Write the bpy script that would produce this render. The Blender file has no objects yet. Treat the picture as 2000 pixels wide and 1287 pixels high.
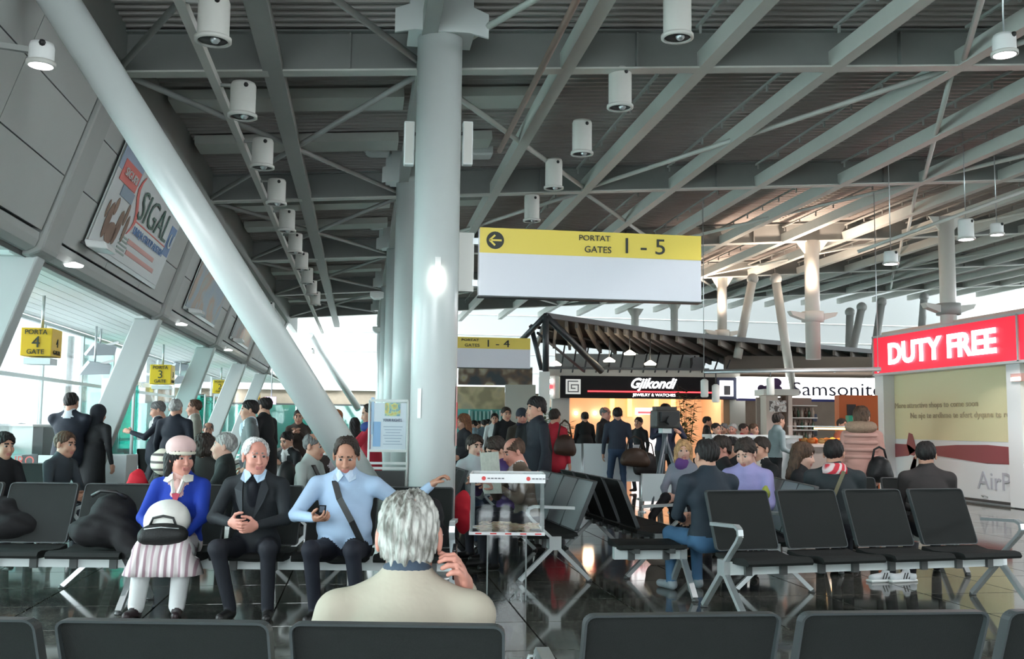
import bpy, math, random
import numpy as np
from mathutils import Vector, Matrix
from math import sin, cos, pi, radians as rad
random.seed(7)
SC = bpy.context.scene
COL = SC.collection

# ------------------------------------------------------------------ camera
F = 1950.0; EYE = 1.40
def cam_axes(yaw=8.5, pitch=5.45, roll=.65):
    y, p, r = rad(yaw), rad(pitch), rad(roll)
    f = Vector((sin(y)*cos(p), cos(y)*cos(p), sin(p)))
    rt = Vector((cos(y), -sin(y), 0)); up = rt.cross(f)
    return rt*cos(r)+up*sin(r), up*cos(r)-rt*sin(r), f
CR, CU, CF = cam_axes()
cd = bpy.data.cameras.new('camera'); cam = bpy.data.objects.new('camera', cd); COL.objects.link(cam)
cd.sensor_width = 36; cd.lens = F/2000*36; cd.clip_end = 400; cd.clip_start = .05
m = Matrix((CR, CU, -CF)).transposed().to_4x4(); m.translation = (0, 0, EYE)
cam.matrix_world = m
SC.camera = cam

# ------------------------------------------------------------------ world, exposure
W = bpy.data.worlds.new('sky'); SC.world = W; W.use_nodes = True
bg = W.node_tree.nodes['Background']
bg.inputs[0].default_value = (.90, .965, 1.0, 1); bg.inputs[1].default_value = 9.5
SC.view_settings.view_transform = 'Standard'; SC.view_settings.look = 'None'
SC.view_settings.gamma = 1; SC.view_settings.use_curve_mapping = False
SC.view_settings.exposure = 0.45
try:
    SC.cycles.use_denoising = True; SC.cycles.max_bounces = 8; SC.cycles.transparent_max_bounces = 12
    SC.cycles.caustics_reflective = False; SC.cycles.caustics_refractive = False
    SC.cycles.sample_clamp_indirect = 6
except Exception: pass

# ------------------------------------------------------------------ measuring helpers (true depths)
C0 = Vector((0, 0, EYE))
def ray(px, py): return CR*((px-1000)/F) - CU*((py-643.5)/F) + CF
def onY(px, py, Y): d = ray(px, py); return C0+d*(Y/d.y)
def onX(px, py, X): d = ray(px, py); return C0+d*(X/d.x)
def onZ(px, py, Z): d = ray(px, py); return C0+d*((Z-EYE)/d.z)
def onD(px, py, D): return C0+ray(px, py)*D
YAW = rad(8.5)
VX = Vector((cos(YAW), -sin(YAW), 0)); VY = Vector((sin(YAW), cos(YAW), 0))
def onV(px, py, v): d = ray(px, py); return C0+d*(v/d.dot(VY))
def uz(px, py, v): p = onV(px, py, v); return p.dot(VX), p.z
def at_head(px, D):                       # ground point under a pixel column at a depth
    p = onD(px, 830, D); return (p.x, p.y)

# ------------------------------------------------------------------ materials
_m = {}
def mat(name, col, rough=.5, metal=0, vary=0.0, scale=8, bump=0, bscale=60, emit=0, trans=0, alpha=1, spec=.5, kind=None, p=None):
    if name in _m: return _m[name]
    M = bpy.data.materials.new(name); M.use_nodes = True; _m[name] = M
    nt = M.node_tree; N = nt.nodes; L = nt.links
    b = N['Principled BSDF']; c = tuple(col)+(1,)
    b.inputs['Base Color'].default_value = c; b.inputs['Roughness'].default_value = rough
    b.inputs['Metallic'].default_value = metal; b.inputs['Specular IOR Level'].default_value = spec
    if emit:
        b.inputs['Emission Color'].default_value = c; b.inputs['Emission Strength'].default_value = emit
    tc = N.new('ShaderNodeTexCoord')
    def noise(s, det=3):
        n = N.new('ShaderNodeTexNoise'); n.inputs['Scale'].default_value = s; n.inputs['Detail'].default_value = det
        L.new(tc.outputs['Object'], n.inputs['Vector']); return n
    if vary:
        n = noise(scale); r = N.new('ShaderNodeMapRange'); r.inputs[3].default_value = 1-vary; r.inputs[4].default_value = 1+vary
        L.new(n.outputs['Fac'], r.inputs[0])
        x = N.new('ShaderNodeVectorMath'); x.operation = 'SCALE'; x.inputs[0].default_value = col
        L.new(r.outputs[0], x.inputs['Scale']); L.new(x.outputs[0], b.inputs['Base Color'])
    if bump:
        n = noise(bscale, 2); bp = N.new('ShaderNodeBump'); bp.inputs['Strength'].default_value = bump; bp.inputs['Distance'].default_value = .01
        L.new(n.outputs['Fac'], bp.inputs['Height']); L.new(bp.outputs[0], b.inputs['Normal'])
    if kind: kind(M, nt, N, L, b, tc, p)
    return M
def k_glass(M, nt, N, L, b, tc, p):       # thin tinted pane: transparent tint + glossy coat
    tint, refl = p[:2]
    t = N.new('ShaderNodeBsdfTransparent'); t.inputs[0].default_value = tuple(tint)+(1,)
    g = N.new('ShaderNodeBsdfGlossy'); g.inputs['Roughness'].default_value = .03
    fr = N.new('ShaderNodeFresnel'); fr.inputs[0].default_value = 1.45
    mr = N.new('ShaderNodeMath'); mr.operation = 'MULTIPLY_ADD'; mr.inputs[1].default_value = p[2] if len(p) > 2 else .9; mr.inputs[2].default_value = refl
    L.new(fr.outputs[0], mr.inputs[0])
    x = N.new('ShaderNodeMixShader'); L.new(mr.outputs[0], x.inputs[0]); L.new(t.outputs[0], x.inputs[1]); L.new(g.outputs[0], x.inputs[2])
    L.new(x.outputs[0], N['Material Output'].inputs['Surface'])
def k_floor(M, nt, N, L, b, tc, p):
    v = N.new('ShaderNodeTexVoronoi'); v.inputs['Scale'].default_value = 55; L.new(tc.outputs['Object'], v.inputs['Vector'])
    n = N.new('ShaderNodeTexNoise'); n.inputs['Scale'].default_value = 7; n.inputs['Detail'].default_value = 6
    L.new(tc.outputs['Object'], n.inputs['Vector'])
    a = N.new('ShaderNodeMath'); a.operation = 'MULTIPLY'; L.new(v.outputs['Color'], a.inputs[0]); L.new(n.outputs['Fac'], a.inputs[1])
    r = N.new('ShaderNodeValToRGB'); L.new(a.outputs[0], r.inputs[0])
    e = r.color_ramp.elements; e[0].position = .1; e[0].color = (.040, .042, .036, 1); e[1].position = .6; e[1].color = (.17, .172, .150, 1)
    L.new(r.outputs[0], b.inputs['Base Color'])
def k_stripes(M, nt, N, L, b, tc, p):     # woven stripes: p = (axis, scale, colour a, colour b, sharpness)
    ax, s, ca, cb, pos = p
    w = N.new('ShaderNodeTexWave'); w.bands_direction = ax; w.inputs['Scale'].default_value = s
    w.inputs['Distortion'].default_value = .6; w.inputs['Detail'].default_value = 1
    L.new(tc.outputs['Object'], w.inputs['Vector'])
    r = N.new('ShaderNodeValToRGB'); L.new(w.outputs['Fac'], r.inputs[0])
    e = r.color_ramp.elements; e[0].position = pos; e[0].color = tuple(ca)+(1,); e[1].position = pos+.25; e[1].color = tuple(cb)+(1,)
    L.new(r.outputs[0], b.inputs['Base Color'])
def k_patch(M, nt, N, L, b, tc, p):       # blotchy print: list of (position, colour)
    s, stops = p
    n = N.new('ShaderNodeTexNoise'); n.inputs['Scale'].default_value = s; n.inputs['Detail'].default_value = 2
    L.new(tc.outputs['Object'], n.inputs['Vector'])
    r = N.new('ShaderNodeValToRGB'); L.new(n.outputs['Fac'], r.inputs[0]); e = r.color_ramp.elements
    e[0].position = stops[0][0]; e[0].color = tuple(stops[0][1])+(1,); e[1].position = stops[1][0]; e[1].color = tuple(stops[1][1])+(1,)
    for q, c in stops[2:]:
        z = e.new(q); z.color = tuple(c)+(1,)
    L.new(r.outputs[0], b.inputs['Base Color'])

def k_hair(M, nt, N, L, b, tc, p):        # streaked hair: fine noise stretched along the strands
    mp = N.new('ShaderNodeMapping'); mp.inputs['Scale'].default_value = (1, 1, .22); L.new(tc.outputs['Object'], mp.inputs['Vector'])
    n = N.new('ShaderNodeTexNoise'); n.inputs['Scale'].default_value = 90; n.inputs['Detail'].default_value = 4; L.new(mp.outputs[0], n.inputs['Vector'])
    n2 = N.new('ShaderNodeTexNoise'); n2.inputs['Scale'].default_value = 14; L.new(tc.outputs['Object'], n2.inputs['Vector'])
    a = N.new('ShaderNodeMath'); a.operation = 'MULTIPLY_ADD'; a.inputs[1].default_value = .55; L.new(n.outputs['Fac'], a.inputs[0])
    c = N.new('ShaderNodeMath'); c.operation = 'MULTIPLY'; c.inputs[1].default_value = .45; L.new(n2.outputs['Fac'], c.inputs[0]); L.new(c.outputs[0], a.inputs[2])
    r = N.new('ShaderNodeValToRGB'); L.new(a.outputs[0], r.inputs[0]); e = r.color_ramp.elements
    e[0].position = .38; e[0].color = tuple(p[0])+(1,); e[1].position = .60; e[1].color = tuple(p[1])+(1,)
    L.new(r.outputs[0], b.inputs['Base Color'])
    bp = N.new('ShaderNodeBump'); bp.inputs['Strength'].default_value = .45; bp.inputs['Distance'].default_value = .01; L.new(n.outputs['Fac'], bp.inputs['Height']); L.new(bp.outputs[0], b.inputs['Normal'])

# ------------------------------------------------------------------ mesh building
class MB:
    def __init__(s): s.v = []; s.f = []; s.sm = []
    def add(s, vs, fs, smooth=False):
        o = len(s.v); s.v += [tuple(x) for x in vs]; s.f += [tuple(i+o for i in f) for f in fs]; s.sm += [smooth]*len(fs); return s
    def hexa(s, p): return s.add(p, [(0,3,2,1),(4,5,6,7),(0,1,5,4),(1,2,6,5),(2,3,7,6),(3,0,4,7)])
    def box(s, c, d, R=None):
        c = Vector(c); h = Vector(d)/2
        p = [Vector((x*h.x, y*h.y, z*h.z)) for z in (-1, 1) for x, y in ((-1,-1),(1,-1),(1,1),(-1,1))]
        return s.hexa([c+((R @ q) if R else q) for q in p])
    def vbox(s, u0, u1, v0, v1, z0, z1):  # box in the shop frame (VX right, VY away)
        P = lambda u, v, z: VX*u+VY*v+Vector((0, 0, z))
        return s.hexa([P(u0,v0,z0),P(u1,v0,z0),P(u1,v1,z0),P(u0,v1,z0),P(u0,v0,z1),P(u1,v0,z1),P(u1,v1,z1),P(u0,v1,z1)])
    def bar(s, a, b, w, h, up=(0,0,1)):
        a, b = Vector(a), Vector(b); d = (b-a).normalized(); u = Vector(up); x = d.cross(u)
        if x.length < 1e-4: x = d.cross(Vector((0,1,0)))
        x.normalize(); u = x.cross(d).normalized(); x = x*w/2; u = u*h/2
        return s.hexa([a-x-u, a+x-u, b+x-u, b-x-u, a-x+u, a+x+u, b+x+u, b-x+u])
    def tube(s, pts, r, n=10, cap=True):
        pts = [Vector(p) for p in pts]; rs = r if isinstance(r, (list, tuple)) else [r]*len(pts)
        rings = []; prev = None
        for i, p in enumerate(pts):
            d = (pts[min(i+1, len(pts)-1)]-pts[max(i-1, 0)]).normalized()
            if prev is None:
                x = d.cross(Vector((0,0,1)));
                if x.length < 1e-3: x = d.cross(Vector((0,1,0)))
            else: x = prev-d*prev.dot(d)
            x.normalize(); prev = x; y = d.cross(x)
            rings.append([p+(x*cos(2*pi*k/n)+y*sin(2*pi*k/n))*rs[i] for k in range(n)])
        vs = [q for g in rings for q in g]; fs = []
        for i in range(len(pts)-1):
            for k in range(n): fs.append((i*n+k, i*n+(k+1)%n, (i+1)*n+(k+1)%n, (i+1)*n+k))
        s.add(vs, fs, True)
        if cap:
            o = len(s.v)-len(vs); s.f += [tuple(o+k for k in range(n))[::-1], tuple(o+(len(pts)-1)*n+k for k in range(n))]; s.sm += [False]*2
        return s
    def lathe(s, prof, c=(0,0,0), n=20, R=None, cap=True):   # prof: (radius, z)
        c = Vector(c); vs = []
        for r, z in prof:
            for k in range(n):
                q = Vector((r*cos(2*pi*k/n), r*sin(2*pi*k/n), z)); vs.append(c+((R @ q) if R else q))
        fs = [(i*n+k, i*n+(k+1)%n, (i+1)*n+(k+1)%n, (i+1)*n+k) for i in range(len(prof)-1) for k in range(n)]
        s.add(vs, fs, True)
        o = len(s.v)-len(vs)
        if cap and prof[0][0] > 1e-3: s.f.append(tuple(o+k for k in range(n))[::-1]); s.sm.append(False)
        if cap and prof[-1][0] > 1e-3: s.f.append(tuple(o+(len(prof)-1)*n+k for k in range(n))); s.sm.append(False)
        return s
    def prism(s, poly, d):                 # planar polygon (3D points) pushed along d
        poly = [Vector(p) for p in poly]; d = Vector(d); n = len(poly)
        return s.add(poly+[p+d for p in poly], [tuple(range(n))[::-1], tuple(range(n, 2*n))]+[(i, (i+1)%n, n+(i+1)%n, n+i) for i in range(n)])
    def ball(s, c, r, n=10, m=7, R=None):
        r = (r,)*3 if not isinstance(r, (list, tuple)) else r; vs = []
        for i in range(m+1):
            a = pi*i/m
            for k in range(n):
                q = Vector((r[0]*sin(a)*cos(2*pi*k/n), r[1]*sin(a)*sin(2*pi*k/n), -r[2]*cos(a))); vs.append(Vector(c)+((R @ q) if R else q))
        return s.add(vs, [(i*n+k, i*n+(k+1)%n, (i+1)*n+(k+1)%n, (i+1)*n+k) for i in range(m) for k in range(n)], True)
    def mesh(s, name, m):
        me = bpy.data.meshes.new(name); me.from_pydata(s.v, [], s.f); me.materials.append(m)
        me.polygons.foreach_set('use_smooth', s.sm); me.validate(); me.update()
        return me
    def build(s, name, m, parent=None, bev=0, **kw):
        o = link(name, s.mesh(name, m), parent)
        if bev:
            b = o.modifiers.new('bevel', 'BEVEL'); b.width = bev; b.segments = 2; b.limit_method = 'ANGLE'
        for k, v in kw.items(): o[k] = v
        return o
def link(name, me, parent=None):
    o = bpy.data.objects.new(name, me); COL.objects.link(o)
    if parent: o.parent = parent
    return o
def tag(o, label, cat, group=None):
    o['label'] = label; o['category'] = cat
    if group: o['group'] = group
    return o
def empty(name, label, cat, loc=(0,0,0), rz=0, group=None):
    o = link(name, None); o.location = loc; o.rotation_euler = (0, 0, rz); o.empty_display_size = .1
    return tag(o, label, cat, group)
def struct(o): o['kind'] = 'structure'; return o
def copy_tree(o, parent=None):
    c = o.copy(); COL.objects.link(c)
    if parent: c.parent = parent
    for ch in [x for x in KIDS.get(o.name, [])] or list(o.children): copy_tree(ch, c)
    return c
KIDS = {}
_tx = {}
def text(parent, s, org, right, up, height, m, width=None, name='lettering', ext=.004, bold=0, shear=0, align='CENTER'):
    key = (s, bold, shear)
    if key not in _tx:
        cu = bpy.data.curves.new('t', 'FONT'); cu.body = s; cu.size = 1; cu.extrude = .01; cu.offset = bold; cu.shear = shear; cu.resolution_u = 3
        ob = bpy.data.objects.new('t', cu); COL.objects.link(ob)
        bpy.context.view_layer.update()
        dg = bpy.context.evaluated_depsgraph_get(); me = bpy.data.meshes.new_from_object(ob.evaluated_get(dg))
        bpy.data.objects.remove(ob)
        v = np.empty(len(me.vertices)*3); me.vertices.foreach_get('co', v); v = v.reshape(-1, 3)
        _tx[key] = (v, [tuple(p.vertices) for p in me.polygons])
    v, f = _tx[key]; lo, hi = v.min(0), v.max(0)
    sy = height/(hi[1]-lo[1]); sx = width/(hi[0]-lo[0]) if width else sy
    right = Vector(right).normalized(); up = Vector(up).normalized(); nn = right.cross(up)
    off = (lo+hi)/2
    if align == 'LEFT': off = np.array([lo[0], (lo[1]+hi[1])/2, 0])
    mb = MB(); mb.add([Vector(org)+right*((p[0]-off[0])*sx)+up*((p[1]-off[1])*sy)+nn*(p[2]*ext*100+ext) for p in v], f)
    return mb.build(name, m, parent)
# ------------------------------------------------------------------ palette
STEEL = mat('painted_steel', (.34,.355,.34), .45, vary=.06)
STEELD = mat('web_steel_shaded', (.25,.265,.255), .5, vary=.06)  # darker copy of the steel paint: shade on the beam webs put into colour
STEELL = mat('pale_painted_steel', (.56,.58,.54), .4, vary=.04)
DECK = mat('deck_metal', (.42,.395,.375), .5, vary=.08, scale=2)
WALLP = mat('facade_panel_paint', (.42,.44,.425), .5, vary=.05, scale=2)
WHITE = mat('white_paint', (.80,.82,.81), .45)
OFFW = mat('off_white_paint', (.66,.66,.62), .5)
COLM = mat('column_enamel', (.62,.67,.66), .28, vary=.02)
SOFF = mat('white_soffit', (.85,.88,.87), .45)
BLACK = mat('black_plastic', (.015,.016,.017), .45)
DARKM = mat('dark_metal', (.05,.055,.055), .4)
YEL = mat('sign_yellow', (.82,.50,.02), .4)
YEL2 = mat('sign_yellow_pale', (.80,.63,.10), .35)
SIGNW = mat('sign_white', (.72,.74,.80), .3)
INK = mat('sign_ink', (.03,.035,.03), .6)
ALU = mat('brushed_aluminium', (.55,.59,.60), .35, metal=.7)
TEAL = mat('teal_glass', (1,1,1), kind=k_glass, p=((.42,.84,.78), .03))
PALEG = mat('clear_window_glass', (1,1,1), kind=k_glass, p=((.95,.99,.99), .02))
MIDG = mat('green_tinted_glass', (1,1,1), kind=k_glass, p=((.78,.96,.93), .03))
LAMPW = mat('lamp_glow_cool', (.95,.95,1), emit=14)
LAMPY = mat('lamp_glow_warm', (1,.86,.6), emit=9)
STONE = mat('brown_stone', (.30,.25,.19), .8, vary=.15, scale=6)

def zb(x): return 5.02+.0735*x             # underside of the roof beams
BY = [4.3, 10.2, 16.1, 22.0, 27.9, 33.8]   # roof beam lines
Y0, Y1 = -7.0, 37.6; XL, XR = -2.5, 27.0

# ------------------------------------------------------------------ ground and floor
MB().box((12, 20, -.35), (140, 150, .3)).build('ground_outside', mat('apron_concrete', (.72,.74,.74), .9, vary=.1), kind='structure')
FLOORM = mat('polished_granite', (.06,.07,.065), .07, kind=k_floor, spec=.6)
fl = MB().box((11.4, 18.5, -.11), (33.2, 53, .18)).build('floor', FLOORM, kind='structure')
T = .9; tm = MB().hexa([(x, y, z) for z, e in ((-.02, 0), (0, .004)) for x, y in ((e,e),(T-.006-e,e),(T-.006-e,T-.006-e),(e,T-.006-e))]).mesh('tile', FLOORM)
for i in range(-5, 12):
    for j in range(4, 21):
        if -5 + j*.05 > i*T+2: continue
        o = link('tile', tm, fl); o.location = (i*T+.3, j*T, .0)

# ------------------------------------------------------------------ ceiling: corrugated deck, beams, purlins
v = []; f = []
ys = []; y = Y0; P = .15
while y < Y1:
    ys += [(y, 0), (y+P*.28, 0), (y+P*.42, .06), (y+P*.86, .06)]; y += P
n = len(ys)
for x in (XL-.1, XR): v += [(x, yy, zb(x)+.47+dz) for yy, dz in ys]
f = [(k, k+1, n+k+1, n+k) for k in range(n-1)]
deck = MB().add(v, f).build('ceiling', DECK, kind='structure')
md = MB().add([(XL-.6,Y0,zb(XL)+.56),(XR,Y0,zb(XR)+.56),(XR,Y1,zb(XR)+.56),(XL-.6,Y1,zb(XL)+.56)], [(0,1,2,3)]); md.build('roof_skin', DECK, deck)
def ibeam(a, b, H, Wd, tw=.02):
    a, b = Vector(a), Vector(b); z = Vector((0,0,1)); m_ = MB()
    m_.bar(a+z*(H-tw/2), b+z*(H-tw/2), Wd, tw); m_.bar(a+z*H/2, b+z*H/2, tw, H-tw); return m_
for yb in BY:
    b_ = ibeam((XL-.05, yb, zb(XL)), (XR, yb, zb(XR)), .44, .17)
    for k in range(19):
        x = .55+1.53*k-.76
        if x < 26 and k % 2 == 0: b_.bar((x, yb-.04, zb(x)+.03), (x, yb-.04, zb(x)+.41), .02, .08, (0,1,0))
    b_.build('roof_beam', STEELD, deck); MB().bar((XL-.05, yb, zb(XL)+.01), (XR, yb, zb(XR)+.01), .17, .02).build('beam_flange', STEELL, deck)  # light on the bottom flange is put into its paler colour
PX = [.55+1.53*k for k in range(-1, 17)]
for i, x in enumerate(PX):
    pb = MB().bar((x, Y0, zb(x)+.10), (x, Y1, zb(x)+.10), .145, .20) if i else MB().bar((x, Y0, zb(x)+.06), (x, Y1, zb(x)+.06), .2, .12)
    pb.build('purlin', STEELL if i > 1 else STEEL, deck)
    if 3 <= i < 13:
        t = MB(); xx = x-.24; zz = zb(x)+.27
        for j in range(5):
            y0, y1 = BY[j]+.5, BY[j+1]-.5
            t.bar((xx, y0, zz), (xx, y1, zz), .03, .03);
            q = y0
            while q <= y1: t.bar((xx, q, zz), (xx, q, zz-.1), .02, .03); q += .8
        t.build('cable_tray', STEEL, deck)
nodes = [-2.45, .55, 3.6, 6.65, 9.7, 12.8, 15.9, 19]
for j in range(5):
    ya, yb = BY[j], BY[j+1]
    for i in range(len(nodes)-1):
        a, b = nodes[i], nodes[i+1]
        if (i+j) % 2 == 0 or i < 1: MB().tube([(a, ya+.1, zb(a)+.05), (b, yb-.1, zb(b)+.05)], .035, 6).build('brace', STEELL if i else STEEL, deck)
        if (i+j) % 2 == 1 or i < 1: MB().tube([(b, ya+.1, zb(b)+.05), (a, yb-.1, zb(a)+.05)], .035, 6).build('brace', STEELL if i else STEEL, deck)
for j in range(1, 5):
    for q, xr in ((2.0, 2.2), (3.9, 1.75)):
        y = BY[j]+q
        for xa, xb in ((-2.35, .42), (.78, xr)):
            MB().bar((xa, y, zb(xa)+.38), (xb, y, zb(xb)+.38), .52, .12).build('duct', STEELL, deck)
MB().bar((XL, Y0, 5.06), (XL, Y1, 5.06), .16, .74).build('eaves_beam', STEEL, deck)
# light rail on the left, square tube
MB().bar((-1.5, 3, 4.72), (-1.5, Y1, 4.72), .08, .08).build('light_rail', OFFW, deck)
MB().tube([(1.72, 3, 5.0), (1.72, 12.8, 5.0)], .035, 8).build('sprinkler_pipe', mat('brown_pipe', (.25,.17,.14), .5), deck)

# ------------------------------------------------------------------ facade wall, left
wl = MB().prism([(-4.1, Y0, .0), (-4.1, Y0, .12), (-4.3, Y0, .12), (-4.3, Y0, 0)], (0, 45, 0)).build('wall_left', WALLP, kind='structure')
def fx(z): return -2.5-(4.8-z)*.335        # inclined facade line
nrm = Vector((1, 0, -.335)).normalized()
EDGE = 3.0
for j in range(-1, 5):
    y0 = BY[j]+.3 if j >= 0 else -1.5; y1 = BY[j+1]-.3
    zs = [3.18, 3.72, 4.26, 4.8]
    for a in range(3):
        for k in range(3):
            ya = y0+(y1-y0)*k/3; yb = y0+(y1-y0)*(k+1)/3
            za, zc = zs[a]+.006, zs[a+1]-.006
            MB().prism([(fx(za), ya+.008, za), (fx(zc), ya+.008, zc), (fx(zc), yb-.008, zc), (fx(za), yb-.008, za)], (-.08, 0, .03)).build('wall_panel', WALLP, wl)
    # rounded lower roll of the facade
    pts = [(fx(3.17)-.02, 3.17), (fx(3.1)+.0, 3.1), (fx(3.1)-.03, 3.03), (fx(3.1)-.1, 2.99), (fx(3.1)-.35, 2.99), (fx(3.1)-.3, 3.17)]
    MB().prism([(x, y0-.02, z) for x, z in pts], (0, y1-y0+.04, 0)).build('wall_sill', WALLP, wl)
    MB().bar((fx(4)-.14, y0-.3, 4), (fx(4)-.14, y1+.3, 4), .06, 2.2, (.335, 0, 1)).build('wall_backing', DARKM, wl)
for j in range(6):
    yb = BY[j]
    prof = [(fx(4.85)+.03, 4.85), (fx(3.12)+.05, 3.12), (fx(3.12)+.02, 3.0), (fx(3.12)-.1, 2.95), (fx(3.12)-.3, 2.97), (fx(4.85)-.3, 4.85)]
    MB().prism([(x, yb-.26, z) for x, z in prof], (0, .52, 0)).build('wall_rib', STEEL, wl, bev=.04)
    st = MB().prism([(fx(2.97)-.0, yb-.12, 2.97), (-4.1, yb-.12, 0), (-4.55, yb-.12, 0), (fx(2.97)-.38, yb-.12, 2.97)], (0, .24, 0)).build('facade_strut', mat('strut_paint', (.50,.545,.54), .4), bev=.02)
    tag(st, '%s inclined grey facade strut on the window side' % ['near out-of-view','first','second','third','fourth','fifth'][j], 'strut', 'inclined facade struts')
    if j == 0: bpy.data.objects.remove(st)
# soffit of long white slats
sf = MB().box((-4.2, 18, 3.12), (2.1, 50, .05)).build('soffit', SOFF, kind='structure')
for k in range(10):
    x = -3.32-.2*k; MB().box((x, 18, 3.045), (.185, 50, .03)).build('slat', SOFF, sf)
# window wall
ww = empty('window_1', '', ''); del ww['label'], ww['category']; ww['kind'] = 'structure'
WX = -5.25
FRM = mat('window_frame_white', (.62,.68,.68), .4)
for k in range(-4, 18):
    y = 1.0+k*2.36
    MB().box((WX, y, 1.5), (.05, .07, 3.0)).build('mullion', FRM, ww)
    for z0, z1 in ((.12, .95), (1.0, 2.05), (2.1, 3.0)):
        g = TEAL if (k*7+int(z0*3)) % 6 == 0 and z0 < 2 else (MIDG if (k+int(z0*4)) % 4 == 0 else PALEG)
        MB().box((WX, y+1.18, (z0+z1)/2), (.012, 2.28, z1-z0)).build('pane', g, ww)
for z in (.06, .975, 2.075, 3.0): MB().box((WX, 18, z), (.06, 50, .06 if z > .1 else .12)).build('transom', FRM, ww)

# ------------------------------------------------------------------ far end wall: curved white gable band, stone band, glazing
ew = MB(); prof = []
for k in range(13):
    t = k/12; prof.append((44.0-5.7*(t**2.1), 2.95+5.7*t))
pv = [(x, y, z) for x in (-9, 34) for y, z in prof]; nn_ = len(prof)
ENDW = mat('end_wall_white', (.50,.53,.53), .5)
we = MB().add(pv, [(k, nn_+k, nn_+k+1, k+1) for k in range(nn_-1)], True).build('wall_back', ENDW, kind='structure')
for z in (3.7, 4.5, 5.3, 6.1): MB().box((12, 44.0-5.7*((z-2.95)/5.7)**2.1-.02, z), (42, .03, .03)).build('joint', STEELL, we)
for x in range(-5, 6): MB().box((x*1.9+.2, 43.8, 2.9), (1.6, .25, .22)).build('cornice_block', WHITE, we)
MB().box((12, 44.0, 2.5), (42, .2, .62)).build('stone_band', STONE, we)
MB().box((12, 44.4, 1.1), (42, .1, 2.2)).build('glazing_backing', mat('teal_room', (.10,.34,.31), .5, vary=.25, scale=.8), we)
for k in range(-6, 12):
    MB().box((k*1.45-.6, 43.9, 1.08), (1.38, .02, 2.1)).build('pane', MIDG, we); MB().box((k*1.45-1.32, 43.88, 1.08), (.06, .08, 2.16)).build('mullion', FRM, we)
MB().box((12, 43.9, 2.17), (42, .1, .07)).build('rail', DARKM, we)
MB().box((15, -7.1, 2.8), (26.5, .2, 5.6)).build('wall_light_block', OFFW, kind='structure')  # unseen partial wall added behind the camera to hold back frontal light
wr = MB().box((28.2, 20, 2.8), (.2, 49, 5.6)).build('wall_right', OFFW, kind='structure')

# ------------------------------------------------------------------ main columns
ordn = ['nearest big', 'second', 'third', 'fourth', 'fifth']
cols = []
for k, y in enumerate([9.3, 15.2, 21.1, 27.0, 32.9]):
    c = empty('column', ordn[k]+' round white steel column of the central row', 'column', (.66, y, 0), 0, 'central row of columns')
    MB().lathe([(.215, 0), (.215, 5.1)], n=40).build('shaft', COLM, c)
    MB().lathe([(.29, 0), (.29, .03), (.225, .05)], n=32).build('base_ring', ALU, c)
    cap = MB()
    poly = [(-.44, 5.03), (-.44, 5.26), (-.2, 5.36), (.2, 5.36), (.44, 5.26), (.44, 5.03), (.26, 5.07), (-.26, 5.07)]
    cap.prism([(x, -.24, z) for x, z in poly], (0, .03, 0))
    cap.box((0, 0, 5.1), (.62, .46, .04))
    cap.build('capital', COLM, c)
    MB().box((0, 0, 5.32), (.6, .4, .45)).build('head_box', COLM, c)
    if k:
        MB().box((-.3, .1, 5.45), (.16, .3, .7)).build('side_duct', COLM, c)
    else:
        MB().box((.0, -.22, 4.0-1.12), (.055, .05, .09)).build('lamp_bracket', WHITE, c)
        MB().lathe([(.01,-.1),(.03,-.09),(.035,0),(.028,.05),(.01,.06)], (0, -.265, 2.75), 12).build('emergency_lamp', mat('bulb_glow', (1,.97,.9), emit=12), c)
        q = MB().prism([(.2,-.10,1.2),(.216,-.02,1.2),(.216,-.02,1.75),(.2,-.10,1.75)], (.004,-.002,0)); q.build('sticker', mat('pink_notice', (.75,.45,.42), .5), c)
        q = MB().prism([(.2015,-.09,1.36),(.2155,-.04,1.36),(.2155,-.04,1.6),(.2015,-.09,1.6)], (.006,-.003,0)); q.build('sticker', mat('red_notice', (.6,.05,.06), .5), c)
        q = MB().prism([(-.155,-.158,1.45),(-.125,-.182,1.45),(-.125,-.182,1.72),(-.155,-.158,1.72)], (-.002,-.004,0)); q.build('notice', WHITE, c)
    cols.append(c)
# column loudspeakers
for i, (sx, px, nm) in enumerate(((-1, 799, 'left'), (1, 913, 'right'))):
    p = onY(px, 281, 9.5)
    s = empty('column_speaker', 'slim white column loudspeaker on the %s of the nearest big column' % nm, 'loudspeaker', (p.x, p.y, p.z-.2), 0, 'column loudspeakers')
    MB().box((0,0,.2), (.10,.09,.43)).build('housing', WHITE, s, bev=.01); MB().box((0,-.047,.2), (.075,.006,.4)).build('grille', OFFW, s)
    MB().bar((-sx*.04, 0, .3), (-sx*.12, 0, .3), .02, .03).build('bracket', DARKM, s)
# uplight floods on the columns
for i, (px, py, y, lb) in enumerate(((735,292,15.0,'nearest column floodlight, left side of the central row'), (735,439,21,'second column floodlight, left side of the central row'), (738,578,27,'third column floodlight, left side of the central row'), (740,645,32.8,'farthest column floodlight at the roof end'), (936,296,15,'column floodlight half hidden right of the nearest column'))):
    p = onY(px, py, y); s = empty('floodlight', lb+', white', 'lamp', (p.x, p.y, p.z), 0, 'column floodlights'); sg = -1 if px < 860 else 1
    MB().prism([(-.22,-.16,.1),(.2,-.16,.1),(.2,-.16,-.08),(-.1,-.16,-.1),(-.2,-.16,-.02)], (0,.32,0)).build('bowl', WHITE, s, bev=.03)
    MB().box((0,0,.105), (.36,.26,.01)).build('glass_cover', ALU, s)
    MB().bar((.2*(-sg), 0, .05), (.66-p.x, 15.2-15.2, .05), .05, .06).build('arm', STEELL, s)

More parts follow.
